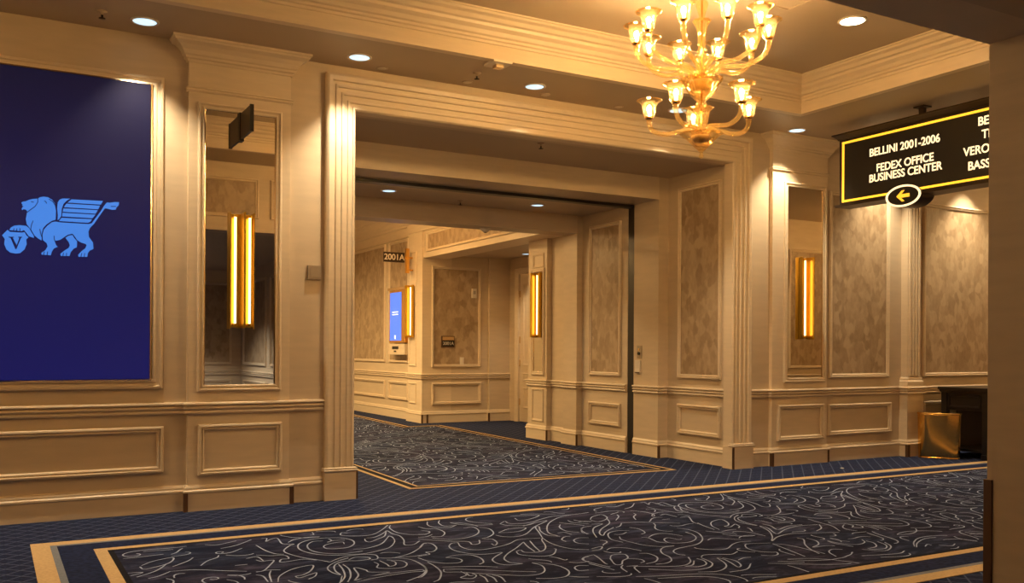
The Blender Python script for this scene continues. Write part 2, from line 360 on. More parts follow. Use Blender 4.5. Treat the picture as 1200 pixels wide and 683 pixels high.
# one repeat of the woven pattern, floor millimetres (repeats every 3.21 m along the hall)
TILE = """2054,5910 2066,5975 2019,5980 1950,5950 1909,5897 1909,5824 1965,5793 2045,5800 2115,5888 2141,6004 2101,6105 1998,6160 1883,6140 1795,6058 1751,5931 1754,5810 1801,5692 1879,5619 1962,5593 2068,5573 2178,5609 2282,5674 2378,5826 2419,5964 2415,6021
1961,6073 1895,6082 1829,5989 1801,5857 1820,5752 1878,5674 1957,5632 2086,5648
2051,5724 2119,5712 2200,5743 2290,5821 2415,6021
2197,6249 2167,6282 2132,6210 2168,6152 2246,6111 2333,6120 2442,6235 2552,6389
2234,6008 2214,5939 2226,5891 2298,5947 2389,6035 2470,6203 2465,6079 2481,5987 2451,5840 2397,5698 2456,5682 2535,5769
2251,6026 2307,6024 2386,6093 2463,6195
2570,6379 2525,6281 2511,6112 2561,6000 2666,5944
1942,6299 1971,6312 1985,6389
1612,6337 1650,6333 1618,6229 1661,6284 1714,6299 1696,6110 1759,6066 1718,6023 1645,5892 1652,5772 1701,5633 1761,5535 1804,5448
1531,6147 1542,5970 1571,5838 1616,5790
1458,5852 1531,5790 1613,5761 1611,5659 1567,5660 1539,5589 1589,5584 1682,5599 1753,5540
1424,5715 1445,5660 1480,5663 1517,5652 1466,5544 1396,5420 1348,5407
1393,5422 1441,5416 1485,5392
1433,5400 1399,5303 1367,5136
1331,5339 1358,5287 1350,5146
1398,5120 1440,5243 1524,5352 1607,5407 1688,5417 1637,5292 1567,5213 1521,5200 1533,5156 1615,5207 1650,5226 1617,5148 1566,5102
1804,5448 1880,5515 1969,5558 2061,5554 2117,5501 2093,5402 2044,5384
1922,5450 1987,5503 2049,5470 2046,5414 1969,5403 1905,5428 1843,5406 1791,5330 1759,5207 1756,5112 1733,5182 1735,5279 1771,5361 1848,5446 1941,5505
1831,5370 1812,5238 1767,5069 1706,4955
1854,5358 1845,5220 1795,5053 1738,4938
2029,5043 1927,5097 1924,5158 1883,5240 1846,5064 1783,4949 1851,4986 1939,5014 2029,5043
1783,4914 1888,4948 2018,4972 2145,4981 2207,4968 2213,5004 2115,5016 1981,5011 1871,4994 1780,4951
2039,5323 2042,5258 2005,5175 2076,5117 2149,5118 2200,5195 2198,5281 2129,5339
2083,5342 2087,5234 2082,5175 2125,5193 2153,5262 2145,5309
2104,5419 2182,5377 2322,5438 2445,5563 2523,5672 2544,5671
2184,5385 2259,5292 2268,5158 2243,5008 2155,4880 2032,4798
2220,5379 2306,5356 2409,5369
2997,6032 3072,6041 3057,5911 2974,5782 2849,5710 2734,5717 2651,5815
3110,6003 3149,5922 3103,5770 3018,5675 2941,5634
2939,5608 2995,5589 2972,5475 2916,5403 2921,5461
2549,5825 2621,5750 2709,5666 2813,5595 2798,5501 2854,5507 2902,5601
2972,6392 2919,6290 2909,6170 2999,6153
2867,6382 2814,6251 2836,6147 2918,6104 2995,6156
2728,6234 2750,6132 2813,6099 2808,5955 2731,5838 2662,5863
2574,5882 2636,5877 2701,5926
2693,6103 2725,6027 2676,5967 2613,5972
2420,5528 2527,5680 2569,5647 2543,5511 2479,5425 2430,5428 2425,5361 2337,5339
2740,5598 2690,5593 2634,5512 2613,5401 2641,5292 2702,5213 2783,5193 2855,5193 2765,5112 2701,5035 2685,4936 2728,4872 2818,4865
2740,5598 2701,5476 2712,5373 2781,5327 2897,5348 3026,5405 3153,5495 3307,5467
3137,5408 3002,5268 2871,5147 2783,5035 2764,4937 2795,4886 2818,4865
3137,5408 3090,5271 3054,5120
3194,5420 3131,5249 3089,5115
2949,5175 2995,5199 2987,5131 3052,5097 3129,5128 3205,5235 3279,5402 3320,5461
2949,5175 2925,5095 2960,5031 3033,4978 3116,4994 3209,5109 3208,5134
3320,5461 3285,5320 3280,5170 3320,5060 3392,5002
3320,5461 3400,5642 3472,5812 3509,5823 3436,5681 3401,5528 3459,5453
3081,5697 3105,5629 3184,5587 3295,5641 3481,5837 3684,5998 3576,5976 3421,5900
3141,5767 3276,5855 3400,5832 3310,5748 3213,5741 3141,5767
3309,6053 3391,6126 3378,6048 3426,5992 3539,5996 3690,6081 3841,6139 3993,6129 4166,6146
3309,6053 3337,5963 3454,5914 3576,5976
3537,6298 3615,6278 3755,6232 3613,6122 3506,6111 3521,6204
3993,6129 3838,6071 3666,5929 3532,5750 3450,5587 3450,5474
3503,5559 3561,5557 3565,5470
3692,5820 3628,5729 3598,5596 3651,5510
3832,5940 3823,5847 3895,5745
3752,5634 3673,5498 3685,5434
3521,5420 3475,5422 3411,5358 3399,5285
3607,5320 3541,5344 3471,5300 3442,5211 3491,5148
2476,5229 2566,5263 2645,5221 2660,5114 2626,5010 2578,4972
2476,5229 2531,5169 2528,5105 2480,5066 2400,5097 2344,5182 2321,5303
2350,5011 2452,4969 2567,4916 2641,4856
2335,4959 2423,4911 2526,4837 2625,4756 2783,4648
2335,4959 2313,4892 2385,4853 2465,4772 2579,4672 2679,4600 2768,4590 2842,4648 2892,4763 2877,4855
2877,4855 2943,4798 2980,4696 2958,4567 2879,4474 2781,4471 2702,4513
2400,4864 2391,4772 2333,4728 2383,4683 2434,4731 2436,4787
2414,4818 2398,4750 2420,4738
2456,4738 2454,4664 2424,4571
2492,4719 2497,4641 2469,4547
2521,4703 2541,4636 2511,4524
2325,5171 2320,5047 2291,4903 2213,4756 2158,4713
2275,5197 2264,5077 2225,4958 2155,4861 2120,4842
3060,4955 3086,4896 3094,4826 3120,4834
3086,4765 3121,4725 3204,4724
3141,4630 3088,4659 3036,4625 3019,4554 3080,4541
3198,4770 3231,4819 3276,4831
2893,4467 2934,4426 2984,4399
4156,4991 4119,4984 4095,5061 4032,5030 3993,4934 4052,4887 4150,4887 4259,4964 4319,5071 4331,5162
4372,5307 4411,5226 4388,5092 4282,4924 4147,4811 4020,4777 3920,4756 3844,4700 3819,4620 3845,4582
3938,5161 3967,5118 3945,4996 3975,4928
4224,5065 4172,5188 4079,5198 3982,5138
3817,5252 3773,5167 3777,5059 3798,4945 3862,4861 3960,4834 3873,4830 3798,4772 3744,4683 3719,4582 3664,4500 3590,4462 3520,4470
3616,4760 3663,4726 3648,4619 3567,4530 3477,4506
3487,4937 3553,4975 3636,4931 3674,4814
3389,4965 3463,4974 3521,5042 3426,5018
3336,4863 3313,4775 3267,4647 3261,4608
3365,4725 3435,4801 3515,4781 3474,4689 3400,4641 3337,4568 3302,4586 3365,4725
3463,4673 3517,4622 3505,4563 3462,4543
3336,4863 3246,4833 3194,4772 3203,4660 3233,4540
3172,4677 3182,4630 3214,4470
3333,4549 3282,4493 3249,4391
3330,4509 3398,4493 3350,4457 3305,4342
3364,4491 3462,4438 3576,4378 3668,4370 3757,4429 3822,4527
3640,4344 3706,4350 3789,4434
3644,4342 3707,4300 3791,4326 3843,4405 3843,4471
3880,4474 3861,4374 3825,4307 3740,4249 3630,4248 3534,4287 3403,4389
3967,4427 3907,4285 3831,4201 3725,4157 3617,4195
3893,4489 3949,4527 4035,4505 4116,4462 4211,4505
3970,4425 3979,4376 3951,4283 3911,4178 3965,4212 4014,4314 3998,4411
4044,4320 4117,4348 4170,4341
4045,4211 3918,4114 3779,4108
4048,4738 4043,4691 4114,4619 4209,4603 4335,4686 4432,4722 4521,4707
4281,4871 4353,4903 4422,4851 4501,4782
4002,5884 4085,5976 4202,6019 4152,5872 4010,5781 3990,5857
3907,5726 3984,5698 3854,5611 3755,5484 3663,5306
4135,5847 4048,5696 3869,5542 3766,5420 3739,5338 3836,5441 3978,5545
4006,5392 3938,5428 3848,5406 3776,5330 3713,5199 3726,5086
3866,5666 3780,5649 3712,5565 3670,5431
4158,5768 4266,5881 4311,5962
4123,5656 4257,5631 4395,5533 4517,5449
4128,5654 4052,5568 3992,5538
4080,5491 4107,5416 4068,5290 4008,5252
4464,5953 4441,5894 4370,5827 4311,5721
4591,5780 4663,5799 4670,5669
4490,5627 4562,5623
4670,5635 4749,5628 4640,5449 4621,5362
4987,6018 4892,5876 4895,5801
4897,6224 4996,6254 4969,6106 4999,6051
4450,6314 4523,6276 4662,6346
4517,6148 4630,6204 4759,6337
4968,5085 4964,4995 4864,4811 5035,4897 5222,4952 5397,4922
5048,5138 5043,5046 4989,4921 5156,4986 5293,4977
4968,5085 4891,4914 4764,4752 4655,4646 4799,4733 4954,4764 5082,4725 5301,4638
5197,4752 5312,4811 5407,4917
5511,5125 5474,4978 5448,4833 5348,4673
4597,4599 4453,4649 4395,4629 4333,4537 4337,4438 4395,4384 4419,4371 4381,4321 4319,4308 4270,4357
4589,4577 4556,4443 4510,4276 4488,4195
4589,4577 4648,4494 4664,4337 4664,4194
4881,4635 4884,4579 4767,4457 4681,4328 4631,4211
4938,4604 4925,4504 4848,4414 4744,4368 4850,4362 4910,4331
5242,4390 5181,4315 5082,4290 5006,4356 4995,4467 4972,4374 5001,4257
5031,4167 5136,4185 5218,4270 5229,4343
5021,4147 5131,4114 5233,4184 5278,4290
4979,4169 5076,4070 5224,4138 5302,4251
4867,4229 4805,4262 4721,4210 4663,4102
5192,4008 5078,3974 4824,4039
5364,4064 5479,4157 5635,4236 5780,4242 5893,4200
5357,4043 5480,4131 5649,4201 5763,4196
5427,4031 5500,4069 5505,4040
5548,4017 5604,3962 5688,3995"""
TILE = [[(int(q.split(',')[0]) / 1000, int(q.split(',')[1]) / 1000) for q in l.split()] for l in TILE.split('\n')]
def scrolls(poly, box, seed, tries, name, shifts):
    rnd = random.Random(seed); occ = {}; G = .021; mb = MB(); hw = .0041; step = .018
    def cell(x, y): return (int(math.floor(x / G)), int(math.floor(y / G)))
    def blocked(x, y, me):
        cx, cy = cell(x, y)
        for i in (-1, 0, 1):
            for j in (-1, 0, 1):
                v = occ.get((cx + i, cy + j))
                if v is not None and v != me: return True
        return False
    def trace(x, y, th, kap, L, me, skip=0):
        pts = []; s = 0.0; n = 0
        while s < L:
            if not inside(poly, x, y) or (n >= skip and blocked(x, y, me)): break
            pts.append((x, y)); th += kap(s / L) * step; x += math.cos(th) * step; y += math.sin(th) * step; s += step; n += 1
        return pts
    def commit(pts, me):
        for p in pts: occ[cell(*p)] = me
        k = len(pts); vs_ = []; fs = []
        for i, (x, y) in enumerate(pts):
            a = pts[max(0, i - 1)]; b = pts[min(k - 1, i + 1)]; d = math.hypot(b[0] - a[0], b[1] - a[1]) or 1
            nx, ny = -(b[1] - a[1]) / d, (b[0] - a[0]) / d
            t = i / (k - 1); ww = hw * (.7 + .5 * math.sin(math.pi * t) ** .6 + (.5 if t > .95 else 0))
            vs_ += [(x + nx * ww, y + ny * ww, .0062), (x - nx * ww, y - ny * ww, .0062)]
        for i in range(k - 1): fs.append((2 * i, 2 * i + 1, 2 * i + 3, 2 * i + 2))
        mb.add(vs_, fs)
    me = [0]
    def new(): me[0] += 1; return me[0]
    def heading(p, i): i = min(i, len(p) - 2); return math.atan2(p[i + 1][1] - p[i][1], p[i + 1][0] - p[i][0])
    def volute(x, y, th, sg, size):
        # acanthus scroll: sweeping tail, tight volute, echo line inside and a comb of curling lobes outside
        L = rnd.uniform(1.7, 2.3) * size; k0 = -rnd.uniform(.2, 1.0) / size; k1 = rnd.uniform(9, 13) / size; pw = rnd.uniform(1.7, 2.4)
        m = new(); p = trace(x, y, th, lambda t: sg * (k0 * (1 - t) + k1 * t ** pw), L, m)
        if len(p) * step < .5 * L: return False
        commit(p, m); n = len(p)
        i0 = int(n * .15); h = heading(p, i0); q = (p[i0][0] - math.sin(h) * sg * .055, p[i0][1] + math.cos(h) * sg * .055)
        m = new(); e = trace(q[0], q[1], h, lambda t: sg * ((k0 * (1 - t) + k1 * (t * .8 + .1) ** pw) * 1.05), L * .55, m)
        if len(e) > 9: commit(e, m)
        nl = max(3, int(size * 9))
        for j in range(nl):
            i = int(n * (.06 + .62 * j / nl)); 
            if i >= n - 2: break
            for sd in ((-sg, sg) if j % 3 == 0 else (-sg,)):
                h = heading(p, i) ; a2 = h + sd * rnd.uniform(.55, .95)
                sx, sy = p[i][0] + math.cos(h + sd * 1.57) * .045, p[i][1] + math.sin(h + sd * 1.57) * .045
                m = new(); kk = rnd.uniform(5.5, 8.5) / max(size, .45)
                l = trace(sx, sy, a2, lambda t: -sd * kk * (-.25 + 1.7 * t * t) , rnd.uniform(.45, .7) * size, m)
                if len(l) > 8: commit(l, m)
        return True
    def leaf(x, y, th, L):
        m = new(); kk = rnd.uniform(1.5, 2.5) / L
        wav = rnd.uniform(3, 5); am = rnd.choice((0, 5)) / L * .6
        a = trace(x, y, th - .55, lambda t: kk * (1.2 - .6 * t) + am * math.sin(t * 6.28 * wav), L, m)
        b = trace(x, y, th + .55, lambda t: -kk * (1.2 - .6 * t) * .9 - am * math.sin(t * 6.28 * wav), L, m)
        if len(a) * step < .75 * L or len(b) * step < .75 * L: return False
        commit(a, m); commit(b, m)
        if L > .3:
            m = new(); c = trace(x + math.cos(th) * .09, y + math.sin(th) * .09, th, lambda t: rnd.choice((.4, -.4)), L * .6, m)
            if len(c) > 7: commit(c, m)
        return True
    def flower(x, y, r):
        ok = 0; ph = rnd.uniform(0, 6.28)
        for j in range(5):
            th = ph + j * 1.2566; m = new()
            p = trace(x + math.cos(th) * r * .3, y + math.sin(th) * r * .3, th + .9, lambda t: -4.2 / r * (.5 + .5 * math.sin(math.pi * t)), r * 2.0, m)
            if len(p) > 7: commit(p, m); ok += 1
    for si, (sx, sy, fl) in enumerate(shifts):
        for c in TILE:
            P = [(x + sx, (fl - y if fl else y) + sy, 0) for x, y in c]
            D = [(q.x, q.y) for q in crom_(P, 5)]
            m = new(); run = []; hit = 0
            for q in D:
                if blocked(q[0], q[1], m): hit += 1
            if si and hit > .4 * len(D): continue
            for q in D + [None]:
                if q is not None and inside(poly, q[0], q[1]): run.append(q)
                else:
                    if len(run) > 3: commit(run, m)
                    run = []
    for n in range(tries):
        f = n / tries; x = rnd.uniform(box[0], box[1]); y = rnd.uniform(box[2], box[3]); th = rnd.uniform(0, 6.283)
        if not inside(poly, x, y) or blocked(x, y, -1): continue
        kd = rnd.random(); sc_ = .55 if f < .12 else (.36 if f < .4 else .22)
        if kd < .4: volute(x, y, th, rnd.choice((-1, 1)), sc_ * rnd.uniform(.8, 1.2))
        elif kd < .72: leaf(x, y, th, sc_ * rnd.uniform(.7, 1.2))
        else:
            m = new(); sg = rnd.choice((-1, 1)); kk = rnd.uniform(4, 8) / sc_; L = rnd.uniform(.8, 1.3) * sc_
            p = trace(x, y, th, lambda t: sg * kk * (1.2 - 2.0 * t), L, m)
            if len(p) * step > .6 * L: commit(p, m)
    o = mb.build(name, 'scroll_yarn', floor, fix=False); o['kind'] = 'stuff'
    o['label'] = 'pale grey scrolling leaf pattern woven into the dark carpet'
scrolls(F1, (.7, 11.6, 3.9, 6.4), 3, 5000, 'carpet_scrollwork', [(k * 3.212, 0, 0) for k in (0, -1, 1, 2, 3)])
scrolls(F2, (3.5, 6.6, 8.1, 17.0), 5, 3600, 'carpet_scrollwork', [(2.1 + a_ * 3.212, 4.15 + k * 2.47, f_) for k, f_ in ((0, 0), (1, 10.35), (2, 0), (3, 10.35)) for a_ in (0, -1, 1)])

# ------------------------------------------------------------------ walls of the hall
YW = 7.75
ZC = 3.75
BK = Plane((0, YW, 0), (1, 0, 0))                      # back wall, facing the camera
wall_back = MB().box(-6, 2.67, YW, YW + .2, 0, ZC).box(7.21, 18, YW, YW + .2, 0, ZC).box(2.67, 7.21, YW, YW + .2, 3.38, ZC).build('wall_back', 'paint')
struct(wall_back, 'long cream panelled wall with a wide opening in its middle', 'wall')
L_PATH = [(-6, YW, 0), (-1.25, YW, 0), (-1.25, 7.70, 0), (-.43, 7.70, 0), (-.43, YW, 0), (1.37, YW, 0), (1.37, 7.70, 0), (2.19, 7.70, 0), (2.19, YW, 0), (2.5, YW, 0)]
R_PATH = [(7.39, YW, 0), (7.70, YW, 0), (7.70, 7.70, 0), (8.58, 7.70, 0), (8.58, YW, 0), (9.92, YW, 0), (9.92, 7.63, 0), (10.22, 7.63, 0), (10.22, YW, 0), (18, YW, 0)]
struct(MB().sweep(L_PATH, BASE).sweep(R_PATH, BASE).build('baseboard_back', 'trim_paint'), 'cream moulded baseboard along the foot of the long panelled wall', 'baseboard')
struct(MB().sweep(L_PATH, RAIL).sweep(R_PATH, RAIL).build('trim_1', 'trim_paint'), 'triple-beaded cream chair rail along the long panelled wall', 'chair rail')
baseboard_back = bpy.data.objects['baseboard_back']
def guard(x0, x1, y0, y1, h, parent=baseboard_back):
    MB().box(x0, x1, y0, y1, 0, h).build('corner_guard', 'brown_guard', parent)

CROWN = [(0, 0), (.012, 0), (.016, .02), (.030, .028), (.032, .045), (.045, .055), (.058, .085), (.085, .115), (.125, .135), (.13, .15), (.142, .155), (.142, .172), (0, .172)]
def pilaster(x0, x1, y=7.70, parent=wall_back):
    body = MB().box(x0, x1, y, YW, 0, ZC).build('pilaster', 'trim_paint', parent)
    path = [(x0, YW, 0), (x0, y, 0), (x1, y, 0), (x1, YW, 0)]
    MB().sweep([(p[0], p[1], ZC - .172) for p in path], CROWN).build('crown', 'trim_paint', body)
    MB().sweep(path, [(0, 3.345), (.012, 3.348), (.018, 3.358), (.012, 3.368), (.02, 3.376), (.008, 3.386), (0, 3.388)]).build('neck_bead', 'trim_paint', body)
    frame(BK, x0 + .08, x1 - .065, .282, .69, body, w=YW - y)
    return body
pilaster(1.37, 2.19); pilaster(7.70, 8.58); pilaster(-1.25, -.43)
# fluted pilaster
fp = MB().box(9.92, 10.22, 7.63, YW, 0, .9).box(9.95, 10.19, 7.655, YW, .9, ZC).build('pilaster', 'trim_paint', wall_back)
FPL = Plane((0, 7.655, 0), (1, 0, 0))
for i in range(4):
    slab(FPL, 9.965 + i * .055, 9.965 + i * .055 + .034, 1.0, 3.3, 0, .02).build('reed', 'trim_paint', fp)
MB().sweep([(9.95, YW, .9), (9.95, 7.655, .9), (10.19, 7.655, .9), (10.19, YW, .9)], [(0, 0), (.03, 0), (.03, .03), (.018, .045), (.018, .07), (0, .085)]).build('pilaster_base', 'trim_paint', fp)
MB().sweep([(9.95, YW, ZC - .172), (9.95, 7.655, ZC - .172), (10.19, 7.655, ZC - .172), (10.19, YW, ZC - .172)], CROWN).build('crown', 'trim_paint', fp)

# dado panels and wallpaper of the back wall
frame(BK, -.27, 1.197, .318, .682, wall_back)
frame(BK, 8.64, 9.755, .305, .675, wall_back)
damask(BK, 8.66, 9.71, .985, 3.20, wall_back)
frame(BK, 10.36, 12.2, .305, .675, wall_back)
damask(BK, 10.355, 12.2, .985, 3.20, wall_back)
frame(BK, 12.5, 14.3, .305, .675, wall_back); damask(BK, 12.5, 14.3, .985, 3.2, wall_back)
for a in ((1.34, 1.372, 7.665, 7.70, .15), (2.19, 2.225, 7.672, 7.73, .15), (7.672, 7.702, 7.66, 7.70, .15), (8.575, 8.60, 7.672, 7.73, .15), (9.885, 9.925, 7.59, 7.63, .15)):
    guard(*a)

# architrave round the opening
def architrave():
    inner = [(2.765, 0), (2.765, 3.372), (7.115, 3.372), (7.115, 0)]
    outer = [(2.50, 0), (2.50, 3.672), (7.395, 3.672), (7.395, 0)]
    prof = [(0, -.10), (0, .030), (.04, .044), (.09, .044), (.10, .030), (.20, .030), (.215, .040), (.26, .040), (.275, .030), (.40, .030), (.415, .046), (.47, .046), (.485, .034),
            (.60, .036), (.615, .052), (.68, .052), (.70, .040), (.78, .042), (.80, .062), (.92, .066), (.96, .06), (1.0, .05), (1.0, 0), (1.0, -.005)]
    vs_ = []; m = len(prof)
    for (xi, zi), (xo, zo) in zip(inner, outer):
        for a, b in prof: vs_.append((xi + (xo - xi) * a, YW - b, (zi + (zo - zi) * a)))
    fs = [(i * m + q, i * m + q + 1, (i + 1) * m + q + 1, (i + 1) * m + q) for i in range(3) for q in range(m - 1)]
    t = MB().add(vs_, fs).build('trim_2', 'trim_paint')
    struct(t, 'wide fluted cream architrave framing the large opening', 'architrave')
    for x0, x1 in ((2.492, 2.772), (7.108, 7.403)):
        b = MB().box(x0, x1, YW - .075, YW + .1, 0, .245).sweep([(x0, YW, .245), (x0, YW - .075, .245), (x1, YW - .075, .245), (x1, YW, .245)], [(-.01, 0), (.006, 0), (.012, .012), (.004, .018), (.008, .03), (-.01, .036)])
        b.build('plinth_block', 'trim_paint', t)
    MB().box(2.7725, 2.79, YW - .07, YW + .1, 0, .245).build('corner_guard', 'brown_guard', t)
    MB().box(7.088, 7.12, YW - .079, YW - .0745, 0, .238).build('corner_guard', 'brown_guard', t)
architrave()

# ------------------------------------------------------------------ reveal and passage behind the opening
RV = Plane((7.21, 0, 0), (0, -1, 0)); PS = Plane((7.06, 0, 0), (0, -1, 0))
wall_right = MB().box(7.21, 7.6, YW + .2, 8.94, 0, 3.9).box(7.06, 7.6, 8.94, 9.43, 0, 3.9).box(7.12, 7.6, 9.43, 9.56, 0, 3.9).box(7.06, 7.6, 9.56, 10.6, 0, 3.9) \
    .box(6.97, 7.6, 10.6, 10.93, 0, 3.9).box(7.05, 7.6, 10.93, 11.38, 0, 3.9).box(6.97, 7.6, 11.38, 11.9, 0, 3.9).box(7.6, 8.35, 11.7, 11.9, 0, 3.9).build('wall_right', 'paint')
struct(wall_right, 'cream panelled side wall of the passage beyond the opening', 'wall')
frame(RV, -8.74, -7.985, .31, .665, wall_right); damask(RV, -8.74, -7.985, .972, 3.24, wall_right)
frame(PS, -10.41, -9.695, .318, .612, wall_right); damask(PS, -10.41, -9.695, .966, 2.965, wall_right)
P_A = [(8.35, 11.9, 0), (6.97, 11.9, 0), (6.97, 11.38, 0), (7.05, 11.38, 0), (7.05, 10.93, 0), (6.97, 10.93, 0), (6.97, 10.6, 0), (7.06, 10.6, 0), (7.06, 9.575, 0)]
P_B = [(7.06, 9.42, 0), (7.06, 8.94, 0), (7.21, 8.94, 0), (7.21, YW + .1, 0)]
bb = MB().sweep(P_A, BASE).sweep(P_B, BASE).build('baseboard_right', 'trim_paint')
struct(bb, 'cream moulded baseboard along the foot of the passage side wall', 'baseboard')
struct(MB().sweep(P_A, RAIL).sweep(P_B, RAIL).build('trim_3', 'trim_paint'), 'triple-beaded cream chair rail along the passage side wall', 'chair rail')
for a in ((7.035, 7.062, 8.895, 8.916, .15), (6.945, 6.97, 11.345, 11.358, .15), (7.02, 7.05, 10.935, 10.96, .15), (6.945, 6.97, 10.565, 10.578, .15)): guard(*a, parent=bb)
NP = Plane((6.97, 0, 0), (0, -1, 0))
frame(NP, -11.78, -11.46, .262, .735, wall_right, SMALL)
frame(NP, -11.76, -11.46, 2.50, 2.70, wall_right, SMALL)
MB().box(7.062, 7.12, 9.435, 9.555, 0, 3.13).build('pocket_track', 'black', wall_right)

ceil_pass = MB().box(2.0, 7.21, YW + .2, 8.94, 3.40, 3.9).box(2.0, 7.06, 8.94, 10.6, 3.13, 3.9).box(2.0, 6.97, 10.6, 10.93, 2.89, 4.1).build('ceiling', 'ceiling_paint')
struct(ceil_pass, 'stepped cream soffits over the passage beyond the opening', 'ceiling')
MB().box(2.67, 7.08, 9.44, 9.55, 3.095, 3.13).build('sliding_track', 'black', ceil_pass)
MB().box(2.67, 7.06, 8.935, 8.94, 3.13, 3.40).build('beam_face', 'trim_paint', ceil_pass)
MB().box(2.67, 6.97, 10.594, 10.6, 2.89, 3.13).build('beam_face', 'trim_paint', ceil_pass)
wall_pl = MB().box(1.0, 2.67, YW + .2, 10.93, 0, 4.1).build('wall_passage_left', 'paint')
struct(wall_pl, 'plain cream wall closing the left side of the passage', 'wall')

# ------------------------------------------------------------------ far room and alcove
FW = Plane((6.75, 0, 0), (0, -1, 0)); FP = Plane((6.62, 0, 0), (0, -1, 0)); AL = Plane((0, 15.0, 0), (1, 0, 0))
ZF = 4.0
wall_far = MB().box(6.75, 7.2, 15.63, 20.2, 0, ZF).build('wall_far_right', 'paint')

wall_fp = struct(MB().box(6.62, 7.19, 15.0, 15.63, 0, ZF).build('wall_far_pilaster', 'trim_paint'), 'cream corner pilaster of the far room carrying the blade sign', 'wall')
struct(wall_far, 'warmly lit panelled wall of the far room beside the screen', 'wall')
for y0, y1 in ((17.06, 19.3), (15.9, 16.86)):
    damask(FW, -y1, -y0, 1.05, 3.35, wall_far); frame(FW, -y1, -y0, .35, .69, wall_far)
frame(FP, -15.56, -15.25, .33, .70, wall_fp, SMALL)
frame(FP, -15.56, -15.25, 1.0, 3.05, wall_fp, SMALL)
F_PATH = [(6.75, 20, 0), (6.75, 15.63, 0), (6.62, 15.63, 0), (6.62, 15.0, 0), (7.93, 15.0, 0), (7.93, 14.94, 0), (8.35, 14.94, 0)]
bf = MB().sweep(F_PATH, BASE).build('baseboard_far', 'trim_paint'); struct(bf, 'cream moulded baseboard round the far corner of the alcove', 'baseboard')
struct(MB().sweep(F_PATH, RAIL).build('trim_4', 'trim_paint'), 'triple-beaded cream chair rail round the far alcove corner', 'chair rail')
for a in ((6.60, 6.628, 14.962, 14.978, .15), (6.70, 6.73, 14.962, 14.978, .15), (7.895, 7.93, 14.905, 14.918, .15)): guard(*a, parent=bf)
FCROWN = [(0, 0), (.02, 0), (.02, .16), (.04, .18), (.04, .21), (.06, .24), (.075, .30), (.12, .36), (.13, .40), (.17, .42), (.21, .50), (.22, .56), (.24, .58), (.24, .62), (0, .62)]
struct(MB().sweep([(6.75, 20, 3.38), (6.75, 15.63, 3.38), (6.62, 15.63, 3.38), (6.62, 10.93, 3.38)], FCROWN).build('trim_5', 'trim_paint'), 'deep stepped cream cornice along the top of the far room', 'cornice')
wall_alc = MB().box(7.19, 7.93, 15.0, 15.2, 0, 3.3).box(7.93, 8.5, 14.94, 15.2, 0, 3.3).build('wall_alcove', 'paint')
struct(wall_alc, 'cream wall with framed wallpaper at the back of the alcove', 'wall')
damask(AL, 6.80, 7.77, .985, 2.775, wall_alc); frame(AL, 6.805, 7.785, .32, .705, wall_alc)
wall_hd = MB().box(6.64, 7.1, 10.93, 15.0, 2.905, ZF).build('wall_header', 'trim_paint')
struct(wall_hd, 'cream header beam over the mouth of the alcove', 'wall')
HD = Plane((6.64, 0, 0), (0, -1, 0))
damask(HD, -14.85, -11.2, 3.0, 3.34, wall_hd)
struct(MB().box(7.1, 8.6, 11.7, 15.2, 2.97, 3.1).build('ceiling_alcove', 'ceiling_paint'), 'low cream ceiling of the alcove', 'ceiling')
wall_dr = MB().box(8.35, 8.6, 14.62, 15.0, 0, 3.0).box(8.35, 8.6, 11.7, 13.62, 0, 3.0).box(8.35, 8.6, 13.62, 14.62, 2.70, 3.0).build('wall_alcove_right', 'paint')
struct(wall_dr, 'cream alcove end wall around the tall panelled door', 'wall')
DR = Plane((8.35, 0, 0), (0, -1, 0))
door = thing('door_1', 'tall cream panelled door half hidden at the end of the alcove', 'door', (8.40, 14.12, 0)); door['kind'] = 'structure'
slab(DR, -14.66, -13.60, .006, 2.72, -.09, -.03).build('door_leaf', 'trim_paint', door)
MB().sweep([DR.p(-14.62, 0), DR.p(-14.62, 2.68), DR.p(-13.62, 2.68), DR.p(-13.62, 0)], [(.012, -.028), (.012, .010), (-.006, .014), (-.03, .02), (-.09, .028), (-.10, .012), (-.10, 0), (-.01, -.004), (0.006, -.028)], DR.Nn).build('door_casing', 'trim_paint', door)
for v0, v1 in ((.25, .62), (.74, .88), (1.02, 2.5)): frame(DR, -14.48, -13.76, v0, v1, door, SMALL, w=-.03)
for v in (.30, 1.00, 1.42, 2.25): slab(DR, -14.612, -14.588, v, v + .12, -.03, -.012).build('hinge', 'champagne', door)
struct(MB().box(.6, 7.2, 20, 20.2, 0, ZF).build('wall_far_back', 'paint'), 'plain cream back wall of the far room', 'wall')
struct(MB().box(.6, .8, 10.93, 20, 0, ZF).build('wall_far_left', 'paint'), 'plain cream left wall of the far room', 'wall')
struct(MB().box(.6, 7.2, 10.93, 20.2, ZF, ZF + .1).build('ceiling_far', 'ceiling_paint'), 'cream ceiling of the far room', 'ceiling')

